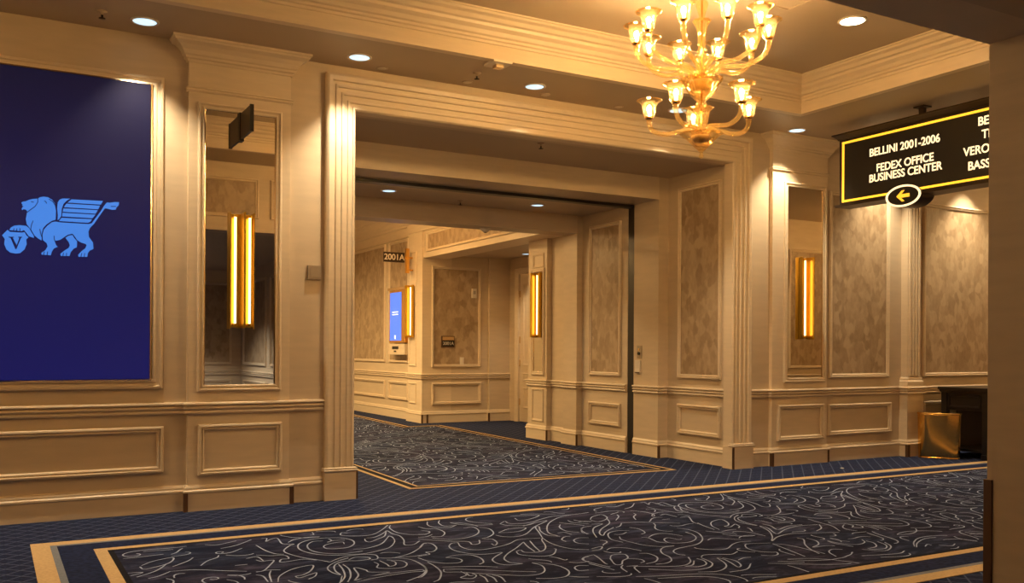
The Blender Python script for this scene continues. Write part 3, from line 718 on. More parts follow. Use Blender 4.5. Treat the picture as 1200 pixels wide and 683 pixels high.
# ------------------------------------------------------------------ hall ceiling with its tray
TX0, TX1, TY0, TY1, ZT = -.9, 7.29, 3.74, 6.90, 4.08
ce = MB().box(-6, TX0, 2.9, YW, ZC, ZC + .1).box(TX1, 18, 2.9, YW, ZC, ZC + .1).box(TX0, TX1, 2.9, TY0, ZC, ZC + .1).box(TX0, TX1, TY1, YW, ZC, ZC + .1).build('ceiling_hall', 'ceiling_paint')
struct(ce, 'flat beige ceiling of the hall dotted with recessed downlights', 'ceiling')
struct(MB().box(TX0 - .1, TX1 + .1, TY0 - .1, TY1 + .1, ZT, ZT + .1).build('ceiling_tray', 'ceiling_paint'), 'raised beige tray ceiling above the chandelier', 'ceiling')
TRAY = [(-.12, .002), (-.0, -.004), (.006, -.004), (.006, .115), (.016, .12), (.018, .14), (.034, .148), (.036, .166), (.055, .176), (.07, .205), (.105, .228), (.112, .25), (.14, .258), (.16, .285), (.19, .30), (.20, .315), (.215, .318), (.215, .33), (-.12, .33)]
struct(MB().sweep([(TX0, TY0, ZC), (TX0, TY1, ZC), (TX1, TY1, ZC), (TX1, TY0, ZC)], TRAY, closed=True).build('trim_6', 'trim_paint'), 'stepped cream cornice round the raised tray ceiling', 'cornice')
hatch = MB().sweep([(4.75, 4.9, ZT), (4.75, 5.50, ZT), (5.66, 5.50, ZT), (5.66, 4.9, ZT)], [(0, 0), (.03, 0), (.03, -.012), (0, -.012)], closed=True).box(4.78, 5.63, 4.93, 5.47, ZT - .005, ZT).build('ceiling_hatch', 'ceiling_paint')
tag(hatch, 'square framed access panel set in the tray ceiling beside the chandelier', 'access panel')

# ------------------------------------------------------------------ the side the camera stands on
FY, FX, FZ, RY = 2.9, 4.38, 2.85, -3.5
wall_front = MB().box(FX, 18, FY - .3, FY, 0, ZC).box(-6, FX, FY - .3, FY, FZ, ZC).box(-6, -3.6, FY - .3, FY, 0, FZ).box(FX, 5.0, RY, FY - .3, 0, 3.2).build('wall_front', 'paint')
struct(wall_front, 'plain brown-lit near wall corner at the right edge', 'wall')
MB().box(FX - .012, FX + .03, FY - .03, FY + .012, 0, .66).build('corner_guard', 'brown_guard', wall_front)
JB = Plane((FX, 0, 0), (0, -1, 0))
for u0, u1 in ((-1.7, -.5), (-.2, 1.2), (1.5, 3.2)):
    frame(JB, u0, u1, .3, .68, wall_front); damask(JB, u0, u1, .98, 2.6, wall_front)
FR = Plane((0, FY, 0), (-1, 0, 0))
damask(FR, -3.12, -.6, 3.03, 3.56, wall_front); frame(FR, -4.3, -3.28, 3.03, 3.56, wall_front)
for x0, x1 in ((6.2, 8.2), (8.6, 10.6), (11.0, 12.6), (12.9, 14.6), (14.9, 16.6)):
    damask(FR, -x1, -x0, .985, 3.2, wall_front); frame(FR, -x1, -x0, .305, .675, wall_front)
struct(MB().sweep([(18, FY, 0), (FX + .1, FY, 0)], BASE).build('baseboard_front', 'trim_paint'), 'cream baseboard along the near wall', 'baseboard')
struct(MB().sweep([(18, FY, 0), (FX + .1, FY, 0)], RAIL).build('trim_7', 'trim_paint'), 'cream chair rail along the near wall', 'chair rail')
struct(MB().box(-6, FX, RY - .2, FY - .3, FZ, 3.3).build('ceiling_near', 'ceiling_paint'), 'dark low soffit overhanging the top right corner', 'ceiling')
wall_rear = MB().box(-6, 5.0, RY - .2, RY, 0, FZ).build('wall_rear', 'paint')
struct(wall_rear, 'dim panelled corridor wall seen in the tall mirror', 'wall')
RR = Plane((0, RY, 0), (-1, 0, 0))
for x0, x1 in ((3.35, 4.2), (2.0, 3.05), (.6, 1.7)):
    frame(RR, -x1, -x0, .3, .68, wall_rear); damask(RR, -x1, -x0, .98, 2.6, wall_rear)
struct(MB().sweep([(FX, 1.9, 0), (FX, RY, 0), (-6, RY, 0)], RAIL).build('trim_8', 'trim_paint'), 'cream chair rail of the dim corridor behind', 'chair rail')
struct(MB().box(-6.2, -6, RY, YW, 0, ZC).build('wall_left', 'paint'), 'plain end wall of the hall, out of view to the left', 'wall')
struct(MB().box(18, 18.2, 2.6, YW, 0, ZC).build('wall_right_end', 'paint'), 'plain end wall of the hall, out of view to the right', 'wall')

# ------------------------------------------------------------------ recessed downlights
def spot(parent, loc, power, color, cone=86, blend=.8, rad=.025):
    ld = bpy.data.lights.new('downlight_lamp', 'SPOT'); ld.energy = power; ld.color = color; ld.spot_size = R(cone); ld.spot_blend = blend; ld.shadow_soft_size = rad
    o = bpy.data.objects.new('downlight_lamp', ld); col.objects.link(o); o.parent = parent; o.location = loc
    return o
def downlight(x, y, z, label, power=P_DOWN, group=None, lens='lens_glow', r=.085, color=DOWN, cone=88, rad=.025):
    t = thing('recessed_downlight', label, 'downlight', (x, y, z), 0, group)
    MB().lathe([(r, -.001), (r + .018, -.001), (r + .018, -.008), (r, -.010)], 28, closed=True).build('trim_ring', 'white_plastic', t, rel=True)
    k = MB(); k.lathe([(0.0001, -.004), (r, -.004), (r, -.006), (0.0001, -.006)], 28); k.build('lens', lens, t, rel=True)
    spot(t, (0, 0, -.02), power, color, cone, rad=rad)
    return t
labs = {1.0: 'recessed downlight above the framed blue display', 2.69: 'recessed downlight above the left end of the architrave',
        4.40: 'recessed downlight over the middle of the wide opening', 6.10: 'recessed downlight seen behind the lower chandelier arms',
        7.78: 'recessed downlight over the right-hand mirrored pilaster'}
for x in (-2.4, -.7): downlight(x, 7.42, ZC, 'unseen recessed downlight added in the ceiling left of the frame', group='added ceiling downlights out of frame')  # row carried on out of view, added to brighten the hall
for x, l in labs.items(): downlight(x, 7.42, ZC, l)
for x in (9.48, 11.17, 12.9): downlight(x, 7.42, ZC, 'recessed downlight in the ceiling hidden behind the hanging sign', group='ceiling downlights behind the hanging sign')  # outer two added for brightness; middle one stands over the wallpaper's light pool
for x in (-.7, 1.0, 4.40, 7.78, 9.48, 12.0): downlight(x, 3.22, ZC, 'added recessed downlight in the ceiling over the near wall', power=P_DOWN * .7, group='added downlights along the near wall')  # mirrored copy of the far row, added to raise the hall's brightness
downlight(6.30, 5.40, ZT, 'bright recessed downlight in the tray ceiling right of the chandelier', power=P_DOWN * .5, lens='lens_glow_warm', r=.10)
downlight(2.90, 5.40, ZT, 'unseen recessed downlight added in the tray ceiling left of the chandelier, above the frame', power=P_DOWN * .5, lens='lens_glow_warm', r=.10)  # twin of the tray lamp, added out of view as extra light
downlight(4.0, 10.03, 3.13, 'left of the two small downlights in the passage soffit', power=P_DOWN * .35, r=.075)
downlight(6.015, 10.06, 3.13, 'right of the two small downlights in the passage soffit', power=P_DOWN * .35, r=.075)
for y in (12.4, 14.2, 16.2, 18.2): downlight(3.7, y, ZF, 'recessed downlight added in the far room ceiling, hidden by the passage soffit', power=P_DOWN * 3.2, group='added far room downlights', color=(1.0, .70, .33), cone=160, rad=.075)  # strong warm lamps added out of sight to brighten the far room
for x in (1.2, 2.9): downlight(x, -1.6, FZ, 'unseen recessed downlight added in the dim corridor behind the camera', power=P_DOWN * 2.2, group='added rear corridor downlights', color=(1.0, .96, .90), cone=110)  # neutral lamps added behind the camera so the mirrored corridor is not black
downlight(8.12, 13.95, 2.97, 'downlight in the low alcove ceiling above the far door', power=P_DOWN * .35, r=.075)

# ------------------------------------------------------------------ chandelier
CHZ = 2.725
def make_chandelier(loc, label):
    t = thing('chandelier', label, 'chandelier', loc)
    G = 'amber_glass'
    z = lambda w_: w_ - CHZ
    # stem and bowls
    MB().lathe([(.0005, z(2.725)), (.012, z(2.73)), (.018, z(2.745)), (.010, z(2.76)), (.014, z(2.775)), (.03, z(2.79)), (.0005, z(2.80))], 16).build('finial', G, t, rel=True)
    MB().lathe([(.02, z(2.785)), (.05, z(2.81)), (.085, z(2.85)), (.12, z(2.885)), (.155, z(2.905)), (.157, z(2.910)), (.118, z(2.893)), (.08, z(2.86)), (.045, z(2.82))], 40, flute=.05, nf=10).build('lower_bowl', G, t, rel=True)
    MB().lathe([(.0005, z(2.845)), (.055, z(2.85)), (.075, z(2.875)), (.072, z(2.892)), (.0005, z(2.90))], 20).build('lower_hub', 'hub_gold', t, rel=True)
    MB().lathe([(.032, z(2.895)), (.036, z(2.95)), (.048, z(3.02)), (.056, z(3.07)), (.085, z(3.098)), (.088, z(3.102)), (.053, z(3.085)), (.03, z(3.09)), (.022, z(3.105)), (.034, z(3.12)), (.038, z(3.135)), (.022, z(3.155))], 32, flute=.09, nf=8).build('lower_bell', 'arm_glass', t, rel=True)
    MB().lathe([(.022, z(3.15)), (.05, z(3.165)), (.09, z(3.21)), (.125, z(3.265)), (.155, z(3.31)), (.158, z(3.316)), (.12, z(3.275)), (.08, z(3.22)), (.04, z(3.18))], 40, flute=.05, nf=12).build('upper_bowl', G, t, rel=True)
    MB().lathe([(.0005, z(3.225)), (.06, z(3.23)), (.088, z(3.275)), (.085, z(3.30)), (.0005, z(3.31))], 20).build('upper_hub', 'hub_gold', t, rel=True)
    MB().lathe([(.04, z(3.30)), (.032, z(3.36)), (.03, z(3.44)), (.045, z(3.47)), (.045, z(3.49)), (.028, z(3.51)), (.036, z(3.525)), (.024, z(3.545)), (.028, z(3.62)), (.038, z(3.70)), (.065, z(3.745)), (.067, z(3.75)), (.035, z(3.74)), (.02, z(3.78)), (.034, z(3.83)), (.045, z(3.87)), (.03, z(3.90)), (.02, z(3.97)), (.016, z(4.02))], 32, flute=.07, nf=8).build('stem', 'arm_glass', t, rel=True)
    MB().lathe([(.0005, z(ZT)), (.075, z(ZT)), (.07, z(ZT - .02)), (.035, z(ZT - .05)), (.0005, z(ZT - .055))], 24).build('ceiling_canopy', 'brass', t, rel=True)
    MB().tube([(0, 0, z(2.90)), (0, 0, z(ZT - .05))], .008, 8).build('rod', 'brass', t, rel=True)
    def ring(n, phase, rad, prof, zc, up):
        me = {}
        for i in range(n):
            th = phase + 2 * math.pi * i / n
            # angle 0 faces the camera side, growing to the right
            dx, dy = -math.sin(R(40.8)), -math.cos(R(40.8)); rx, ry = math.cos(R(40.8)), -math.sin(R(40.8))
            ux, uy = dx * math.cos(th) + rx * math.sin(th), dy * math.cos(th) + ry * math.sin(th)
            pts = crom([(ux * r, uy * r, z(q)) for r, q in prof], 6)
            k = len(pts); rr = [.021 - .005 * math.sin(math.pi * j / (k - 1)) for j in range(k)]
            arm = MB().tube(pts, rr, 12).build('arm', 'arm_glass', t, rel=True)
            c = (ux * rad, uy * rad, z(zc))
            MB().lathe([(.014, 0), (.030, .006), (.034, .018), (.026, .026), (.0005, .03)], 16, c).build('socket', 'brass', arm, rel=True)
            MB().lathe([(.030, .012), (.042, .03), (.049, .065), (.055, .105), (.066, .128), (.088, .140), (.096, .144), (.096, .147), (.068, .133), (.057, .110)], 32, c, flute=.035, nf=12).build('glass_cup', G, arm, rel=True)
            b = (c[0], c[1], c[2] + .03)
            MB().lathe([(.0005, .02), (.007, .022), (.010, .034), (.016, .048), (.0155, .062), (.008, .075), (.0005, .079)], 14, b).build('bulb', 'bulb_glow', arm, rel=True)
    ring(10, R(-18 + 3), .482, [(.03, 3.30), (.09, 3.375), (.19, 3.40), (.32, 3.405), (.43, 3.46), (.478, 3.53), (.482, 3.585)], 3.585, True)
    ring(5, R(-27), .392, [(.03, 2.885), (.08, 2.945), (.16, 2.94), (.27, 2.925), (.36, 2.955), (.39, 3.01), (.392, 3.045)], 3.045, False)
    return t
ch = make_chandelier((4.594, 5.32, CHZ), 'two-tier amber glass chandelier with fluted cups hanging from the tray ceiling')
c2 = dup(ch, (4.45, 13.9, 2.75))
c2['label'] = 'far chandelier whose edge glows behind the passage soffit'
c3 = dup(ch, (-3.4, 5.0, CHZ - .33)); c3['label'] = 'unseen chandelier copy added to light the hall, left of the frame'  # added out of view as fill for the left wall and near jamb
c4 = dup(ch, (14.2, 5.32, CHZ - .33)); c4['label'] = 'unseen chandelier copy added to light the hall, right of the frame'  # added out of view to lift the right end of the hall

# ------------------------------------------------------------------ blue display with the lion emblem
disp = thing('display_screen', 'tall dark blue framed display with a pale blue winged lion', 'display', (.46, YW, 1.05))
slab(BK, -.16, 1.082, 1.06, 3.352, .0, .05).build('screen', 'screen_navy', disp)
fo = frame(BK, -.268, 1.188, .978, 3.43, disp, name='frame', prof=[(0, 0), (0, .02), (.008, .03), (.022, .032), (.03, .02), (.05, .016), (.055, .03), (.07, .034), (.078, .03), (.082, 0)])
frame(BK, -.178, 1.100, 1.043, 3.37, disp, name='inner_frame', mat='champagne', prof=[(0, .0), (0, .034), (.010, .038), (.017, .034), (.017, 0)])
def lp(zx, zy, w_=.0):
    # sketch units of the emblem -> wall coordinates
    a, b = zx / 1179.0, zy / 683.0
    X = .058 + a * .834; Zt = 2.442 + a * .075; Zb = 1.923 + a * .042
    return Vector((X, YW - .0505 - w_, Zt + (Zb - Zt) * b))
def shape(poly, name, mat, w0, w1):
    MB().prism(poly, lp, w0, w1).build(name, mat, disp)
def stroke(pts, name, wd=7, w1=.0022, mat='screen_navy'):
    vs_ = []; k = len(pts)
    for i, (x, y) in enumerate(pts):
        a = pts[max(0, i - 1)]; b = pts[min(k - 1, i + 1)]; d = math.hypot(b[0] - a[0], b[1] - a[1])
        nx, ny = -(b[1] - a[1]) / d * wd / 2, (b[0] - a[0]) / d * wd / 2
        vs_ += [lp(x + nx, y + ny, w1), lp(x - nx, y - ny, w1)]
    MB().add(vs_, [(2 * i, 2 * i + 1, 2 * i + 3, 2 * i + 2) for i in range(k - 1)]).build(name, mat, disp)
shape([(195,120),(215,112),(230,112),(262,97),(300,88),(345,85),(365,72),(400,66),(440,72),(480,95),(505,130),(520,180),(522,240),(512,288),(480,296),(430,330),(398,365),(384,415),(383,485),(350,465),(320,440),(290,400),(275,370),(245,330),(235,280),(245,230),(248,205),(235,190),(215,185),(203,195),(196,185),(205,165),(215,160),(200,150),(205,140),(195,130)], 'lion_head', 'logo_blue', 0, .001)
shape([(515,304),(560,312),(700,320),(830,328),(862,320),(900,270),(950,205),(985,150),(1010,122),(1040,125),(1090,118),(1132,120),(1128,150),(1105,170),(1100,190),(1060,192),(1020,182),(990,178),(960,220),(920,275),(885,325),(845,365),(830,400),(835,450),(875,505),(880,565),(845,580),(825,605),(820,640),(735,640),(732,620),(765,585),(800,560),(812,530),(805,518),(760,505),(720,480),(690,435),(675,420),(630,430),(600,450),(560,478),(505,490),(520,530),(535,545),(500,560),(480,590),(470,625),(385,620),(380,605),(420,575),(440,540),(430,510),(395,480),(391,430),(403,382),(434,345),(478,310)], 'lion_body', 'logo_blue', 0, .001)
shape([(608,458),(640,438),(676,432),(694,462),(720,492),(718,550),(690,560),(660,595),(648,632),(565,632),(560,612),(600,580),(640,555),(650,530),(640,500),(618,472)], 'lion_leg', 'logo_blue', 0, .001)
shape([(532,290),(534,240),(528,180),(533,122),(550,95),(580,84),(652,85),(618,105),(588,135),(572,180),(567,250),(548,280)], 'lion_wing', 'logo_blue', 0, .001)
for fpoly in ([(665,92),(972,108),(950,143),(625,123)], [(615,133),(942,152),(925,187),(592,167)], [(588,178),(920,195),(900,230),(580,210)], [(578,220),(898,238),(870,272),(575,255)], [(570,268),(865,282),(850,305),(825,316),(545,299)]):
    shape(fpoly, 'wing_feather', 'logo_blue', 0, .001)
shape([(85,385),(100,360),(130,343),(180,338),(240,345),(270,370),(285,400),(310,440),(312,460),(265,445),(240,410),(220,385),(195,396),(150,390),(110,388)], 'lion_paw', 'logo_blue', 0, .001)
shape([(20,435),(70,382),(90,402),(200,409),(225,404),(240,434),(262,454),(240,475),(245,520),(225,570),(185,605),(145,610),(95,600),(60,570),(40,520),(45,470)], 'shield', 'logo_blue', 0, .001)
shape([(80,449),(128,449),(128,457),(117,458),(153,530),(178,458),(166,457),(166,449),(203,449),(203,457),(192,459),(152,566),(141,566),(96,459),(80,457)], 'shield_letter', 'screen_navy', .001, .002)
for s_ in ([(345,84),(345,120),(320,160),(260,205),(248,216)], [(282,114),(308,119)], [(405,108),(420,112),(428,132)], [(303,295),(286,340),(281,380),(310,432)], [(365,375),(372,410),(383,450)],
           [(450,90),(485,112),(510,150),(520,200),(518,280)], [(410,590),(402,622)], [(440,590),(435,624)], [(590,602),(585,632)], [(620,602),(618,632)], [(765,605),(758,640)], [(795,605),(790,640)],
           [(500,440),(503,475),(512,495)], [(130,370),(122,390)], [(155,370),(152,394)], [(182,368),(182,397)], [(1050,160),(1100,160)]):
    stroke(s_, 'emblem_line')

# ------------------------------------------------------------------ mirrors, sconces, blade signs
def mirror(pl, u0, u1, v0, v1, w_, label):
    c = pl.p((u0 + u1) / 2, v0, w_); t = thing('wall_mirror', label, 'mirror', c)
    slab(pl, u0, u1, v0, v1, w_, w_ + .006).build('mirror_glass', 'mirror_glass', t)
    frame(pl, u0 - .052, u1 + .052, v0 - .047, v1 + .047, t, w=w_, name='frame', prof=[(0, 0), (0, .014), (.006, .024), (.016, .026), (.022, .016), (.036, .014), (.041, .021), (.048, .019), (.054, .007), (.054, 0)])
    frame(pl, u0 - .002, u1 + .002, v0 - .002, v1 + .002, t, w=w_, name='gilt_bead', mat='champagne', prof=[(0, .004), (0, .014), (.009, .010), (.009, .004)])
    return t
mirror(BK, 1.492, 2.062, 1.0, 3.22, .05, 'tall mirror on the pilaster beside the blue display')
mirror(BK, 7.925, 8.49, .99, 3.185, .05, 'tall mirror on the pilaster right of the wide opening')
FMP = mirror(NP, -11.735, -11.485, .98, 2.44, 0, 'narrow mirror on the small pilaster inside the passage')

def sconce(pl, u, v, w_, label, h=.92):
    t = thing('wall_sconce', label, 'sconce', pl.p(u, v, w_), 0, 'gold tube sconces')
    slab(pl, u - .095, u + .095, v, v + h, w_, w_ + .014).build('back_plate', 'sconce_gold', t)
    for s_ in (-1, 1): slab(pl, u + s_ * .095 - .004, u + s_ * .095 + .004, v - .012, v + h + .012, w_ + .004, w_ + .05).build('side_fin', 'sconce_gold', t)
    slab(pl, u - .007, u + .007, v - .006, v + h + .006, w_ + .014, w_ + .135).build('centre_fin', 'sconce_gold', t)
    for s_ in (-1, 1):
        MB().tube([pl.p(u + s_ * .058, v + .03, w_ + .055), pl.p(u + s_ * .058, v + h - .03, w_ + .055)], .0095, 14).build('glowing_tube', 'tube_glow', t)
        for q in (v + .012, v + h - .03): MB().tube([pl.p(u + s_ * .058, q, w_ + .055), pl.p(u + s_ * .058, q + .018, w_ + .055)], .021, 12).build('end_cap', 'sconce_gold', t)
        for q in (v + .014, v + h - .028): slab(pl, u + s_ * .058 - .01, u + s_ * .058 + .01, q, q + .014, w_ + .01, w_ + .055).build('bracket', 'sconce_gold', t)
    return t
sconce(BK, 1.782, 1.47, .058, 'gold wall sconce with two glowing tubes on the mirror beside the blue display')
sconce(BK, 8.208, 1.45, .058, 'gold wall sconce glowing on the mirror right of the wide opening')
sconce(NP, -11.61, 1.49, .008, 'gold wall sconce glowing on the narrow passage mirror')
sconce(FP, -15.42, 1.52, .016, 'gold wall sconce glowing beside the far blue screen')

def text_mesh(body, size, pl, u, v, w_, depth, mat, parent, name, align='CENTER', bold=.0, sx=1.0):
    cu = bpy.data.curves.new(name, 'FONT'); cu.body = body; cu.size = size; cu.align_x = align; cu.align_y = 'CENTER'; cu.extrude = depth; cu.offset = bold
    o = bpy.data.objects.new(name, cu); col.objects.link(o)
    dg = bpy.context.evaluated_depsgraph_get(); me = bpy.data.meshes.new_from_object(o.evaluated_get(dg)); bpy.data.objects.remove(o)
    for q in me.vertices:
        q.co = pl.p(u + q.co.x * sx, v + q.co.y, w_ + q.co.z)
    me.materials.clear(); me.materials.append(MATS[mat]); me.name = name
    n = bpy.data.objects.new(name, me); col.objects.link(n); n.parent = parent; n.matrix_parent_inverse = wm(parent).inverted()
    return n

# blade sign over the left mirror (edge on: its plate stands square to the wall)
bl = thing('blade_sign', 'dark blade sign jutting out above the left mirror', 'sign', (1.775, 7.69, 3.0))
MB().box(1.764, 1.786, 7.325, 7.655, 3.0, 3.205).build('plate', 'dark_bronze', bl)
MB().box(1.757, 1.793, 7.655, 7.69, 2.985, 3.215).build('bracket', 'black', bl)
MB().box(1.760, 1.790, 7.318, 7.335, 2.997, 3.208).build('end_cap', 'black', bl)
# blade sign 2001A in the far room
bf2 = thing('blade_sign', 'small dark blade sign reading 2001A above the far screen', 'sign', (6.6, 15.42, 2.9))
BL2 = Plane((0, 15.40, 0), (1, 0, 0))
slab(BL2, 6.05, 6.445, 2.845, 3.02, -.02, .012).build('plate', 'dark_bronze', bf2)
MB().box(6.445, 6.60, 15.385, 15.425, 2.92, 2.95).build('arm', 'brass', bf2)
MB().box(6.47, 6.53, 15.375, 15.435, 2.66, 3.10).build('bracket', 'brass', bf2)
MB().box(6.53, 6.61, 15.39, 15.42, 2.70, 2.73).build('arm', 'brass', bf2)
text_mesh('2001A', .145, BL2, 6.247, 2.93, .0125, .001, 'white_plastic', bf2, 'sign_lettering', bold=.002)

# ------------------------------------------------------------------ hanging illuminated sign
SX = 8.03
SG = Plane((SX, 0, 0), (0, -1, 0))
hs = thing('hanging_sign', 'illuminated black hanging sign with yellow outline reading BELLINI 2001-2006', 'sign', (8.11, 6.1, ZC))
Y0, Y1 = 7.045, 4.15
slab(SG, -Y0, -Y1, 2.885, 3.585, -.16, 0).build('cabinet', 'dark_bronze', hs)
slab(SG, -Y0 + .02, -Y1 - .02, 2.90, 3.57, 0, .004).build('face_panel', 'black', hs)
cap = [(0, 0), (.012, .004), (.02, .02), (.05, .045), (.06, .05), (.06, .065), (0, .07)]
pth = [(SX + .16, Y1, 3.58), (SX + .16, Y0, 3.58), (SX, Y0, 3.58), (SX, Y1, 3.58)]
MB().sweep(pth[::-1], [(-a, b) for a, b in cap], closed=True).box(SX, SX + .16, Y1, Y0, 3.58, 3.65).build('top_cap', 'dark_bronze', hs)
MB().box(SX - .035, SX + .195, Y1 - .035, Y0 + .035, 2.862, 2.886).build('bottom_lip', 'dark_bronze', hs)
MB().sweep(SG.rect(-7.0, -4.2, 2.908, 3.558, .004), [(0, 0), (.022, 0), (.022, .010), (0, .010)], SG.Nn, closed=True).build('yellow_outline', 'sign_yellow', hs)
for y in (6.08, 5.1):
    MB().box(8.085, 8.135, y - .025, y + .025, 3.65, ZC - .012).build('hanger_post', 'dark_bronze', hs)
    MB().box(8.05, 8.17, y - .06, y + .06, ZC - .013, ZC).build('ceiling_plate', 'dark_bronze', hs)
def ell(a, b, n=40): return [(a * math.cos(2 * math.pi * i / n), b * math.sin(2 * math.pi * i / n)) for i in range(n)]
eu, ev = -6.21, 2.868
em = [(eu + x, ev + y) for x, y in ell(.205, .110)]
ed = MB().prism(em, SG.p, -.17, .035).build('arrow_medallion', 'dark_bronze', hs)
ei = [(eu + x, ev + y) for x, y in ell(.188, .096)]
MB().prism(ei, SG.p, .035, .037).build('medallion_face', 'black', ed)
k = 40; o1 = ell(.205, .110); o2 = ell(.183, .091)
MB().add([SG.p(eu + x, ev + y, .043) for x, y in o1] + [SG.p(eu + x, ev + y, .043) for x, y in o2] + [SG.p(eu + x, ev + y, .034) for x, y in o1] + [SG.p(eu + x, ev + y, .034) for x, y in o2],
         [(i, (i + 1) % k, k + (i + 1) % k, k + i) for i in range(k)] + [(i, (i + 1) % k, 2 * k + (i + 1) % k, 2 * k + i) for i in range(k)] + [(k + i, k + (i + 1) % k, 3 * k + (i + 1) % k, 3 * k + i) for i in range(k)]).build('glowing_ring', 'sign_letter', ed)
ar = [(-.075, 0), (-.012, .055), (.018, .055), (-.022, .017), (.075, .017), (.075, -.017), (-.022, -.017), (.018, -.055), (-.012, -.055)]
MB().prism([(eu + x, ev + y) for x, y in ar], SG.p, .037, .043).build('arrow', 'sign_arrow', ed)
LS = .113
for txt, u, v in (('BELLINI 2001-2006', -6.235, 3.376), ('FEDEX OFFICE', -6.225, 3.205), ('BUSINESS CENTER', -6.225, 3.105)):
    text_mesh(txt, LS, SG, u, v, .0055, .0015, 'sign_letter', hs, 'sign_lettering', bold=.0018, sx=.93)
for txt, u0, v in (('BELLINI', -5.425, 3.445), ('TITIAN', -5.385, 3.320), ('VERONESE', -5.57, 3.185), ('BASSANO', -5.525, 3.045)):
    text_mesh(txt, LS, SG, u0, v, .0055, .0015, 'sign_letter', hs, 'sign_lettering', align='LEFT', bold=.0018, sx=.93)

# ------------------------------------------------------------------ small wall fittings
wp = thing('wall_plate', 'square brushed metal plate on the wall beside the architrave', 'wall plate', (2.41, YW, 1.89))
slab(BK, 2.352, 2.468, 1.892, 2.010, 0, .022).build('housing', 'steel', wp)
slab(BK, 2.372, 2.448, 1.912, 1.990, .022, .025).build('face', 'steel', wp)
ks = thing('key_switch', 'small metal key switch plate on the passage pier', 'switch', PS.p(-9.31, 1.2, 0))
slab(PS, -9.355, -9.262, 1.20, 1.36, 0, .008).build('plate', 'steel', ks)
MB().tube([PS.p(-9.31, 1.262, .008), PS.p(-9.31, 1.262, .022)], .02, 14).build('key_barrel', 'black', ks)
slab(PS, -9.322, -9.298, 1.30, 1.325, .008, .014).build('indicator', 'champagne', ks)
sb = thing('switch_cover', 'pale plastic cover just under the key switch on the pier', 'switch', PS.p(-9.33, 1.02, 0))
slab(PS, -9.38, -9.28, 1.02, 1.18, 0, .02).build('cover', 'white_plastic', sb)
slab(PS, -9.375, -9.285, 1.02, 1.03, .02, .026).build('lower_edge', 'brown_guard', sb)

scn = thing('information_screen', 'narrow gold-framed blue information screen on the far room wall', 'screen', (6.7, 16.16, 1.42))
SC = Plane((6.75, 0, 0), (0, -1, 0))
slab(SC, -16.54, -15.76, 1.42, 2.40, .036, .13).build('case', 'brass', scn)
slab(SC, -16.56, -15.74, 2.40, 2.45, .036, .16).build('top_ledge', 'champagne', scn)
slab(SC, -16.50, -15.95, 1.46, 2.36, .13, .134).build('screen', 'screen_small', scn)
slab(SC, -16.27, -16.21, 1.49, 1.56, .134, .136).build('screen_icon', 'screen_white', scn)
for v in (1.94, 1.985): slab(SC, -16.38, -16.1, v, v + .018, .134, .136).build('screen_line', 'screen_white', scn)
bxn = thing('card_reader_box', 'cream box with dark slots mounted under the far blue screen', 'box', (6.7, 16.16, 1.2))
slab(SC, -16.54, -15.76, 1.20, 1.40, .036, .14).build('housing', 'trim_paint', bxn)
slab(SC, -16.36, -16.06, 1.30, 1.355, .14, .145).build('slot', 'black', bxn)
slab(SC, -16.27, -16.17, 1.245, 1.275, .14, .145).build('button', 'black', bxn)
pq = thing('room_plaque', 'small room number plaque on the alcove wallpaper', 'plaque', (7.11, 15.0, 1.33))
slab(AL, 6.985, 7.245, 1.335, 1.54, .006, .018).build('backing', 'brown_guard', pq)
slab(AL, 7.005, 7.235, 1.465, 1.525, .018, .024).build('upper_strip', 'champagne', pq)
slab(AL, 7.005, 7.235, 1.355, 1.455, .018, .022).build('number_plate', 'black', pq)
text_mesh('2001A', .08, AL, 7.12, 1.405, .023, .001, 'white_plastic', pq, 'sign_lettering', bold=.001)
th = thing('thermostat', 'small pale thermostat high on the alcove wallpaper', 'thermostat', (7.64, 15.0, 2.3))
slab(AL, 7.585, 7.675, 2.23, 2.40, .006, .035).build('housing', 'white_plastic', th); slab(AL, 7.605, 7.655, 2.30, 2.36, .035, .038).build('dial', 'steel', th)
ou = thing('light_switch', 'pale switch plate low on the alcove wallpaper', 'switch', (7.4, 15.0, 1.02))
slab(AL, 7.355, 7.435, 1.03, 1.16, .006, .014).build('plate', 'white_plastic', ou); slab(AL, 7.385, 7.405, 1.075, 1.115, .014, .022).build('toggle', 'white_plastic', ou)

# ------------------------------------------------------------------ ceiling fittings
def sprinkler(x, y, z, label, mat='dark_bronze'):
    t = thing('sprinkler_head', label, 'sprinkler', (x, y, z))
    MB().lathe([(.0005, 0), (.038, 0), (.036, -.006), (.014, -.010), (.010, -.03), (.0005, -.03)], 18).build('escutcheon', 'ceiling_paint', t, rel=True)
    MB().lathe([(.0005, -.03), (.009, -.03), (.006, -.05), (.024, -.052), (.024, -.056), (.0005, -.058)], 14).build('deflector', mat, t, rel=True)
sprinkler(3.75, 7.33, ZC, 'dark sprinkler head on the ceiling left of the square grille')
sprinkler(.70, 7.36, ZC, 'dark sprinkler head on the ceiling above the blue display')
sprinkler(4.875, 8.09, 3.40, 'sprinkler head under the soffit just inside the wide opening')
sprinkler(5.03, 10.26, 3.13, 'sprinkler head between the two passage downlights')
sprinkler(8.34, 5.60, ZC, 'sprinkler head on the ceiling above the hanging sign')
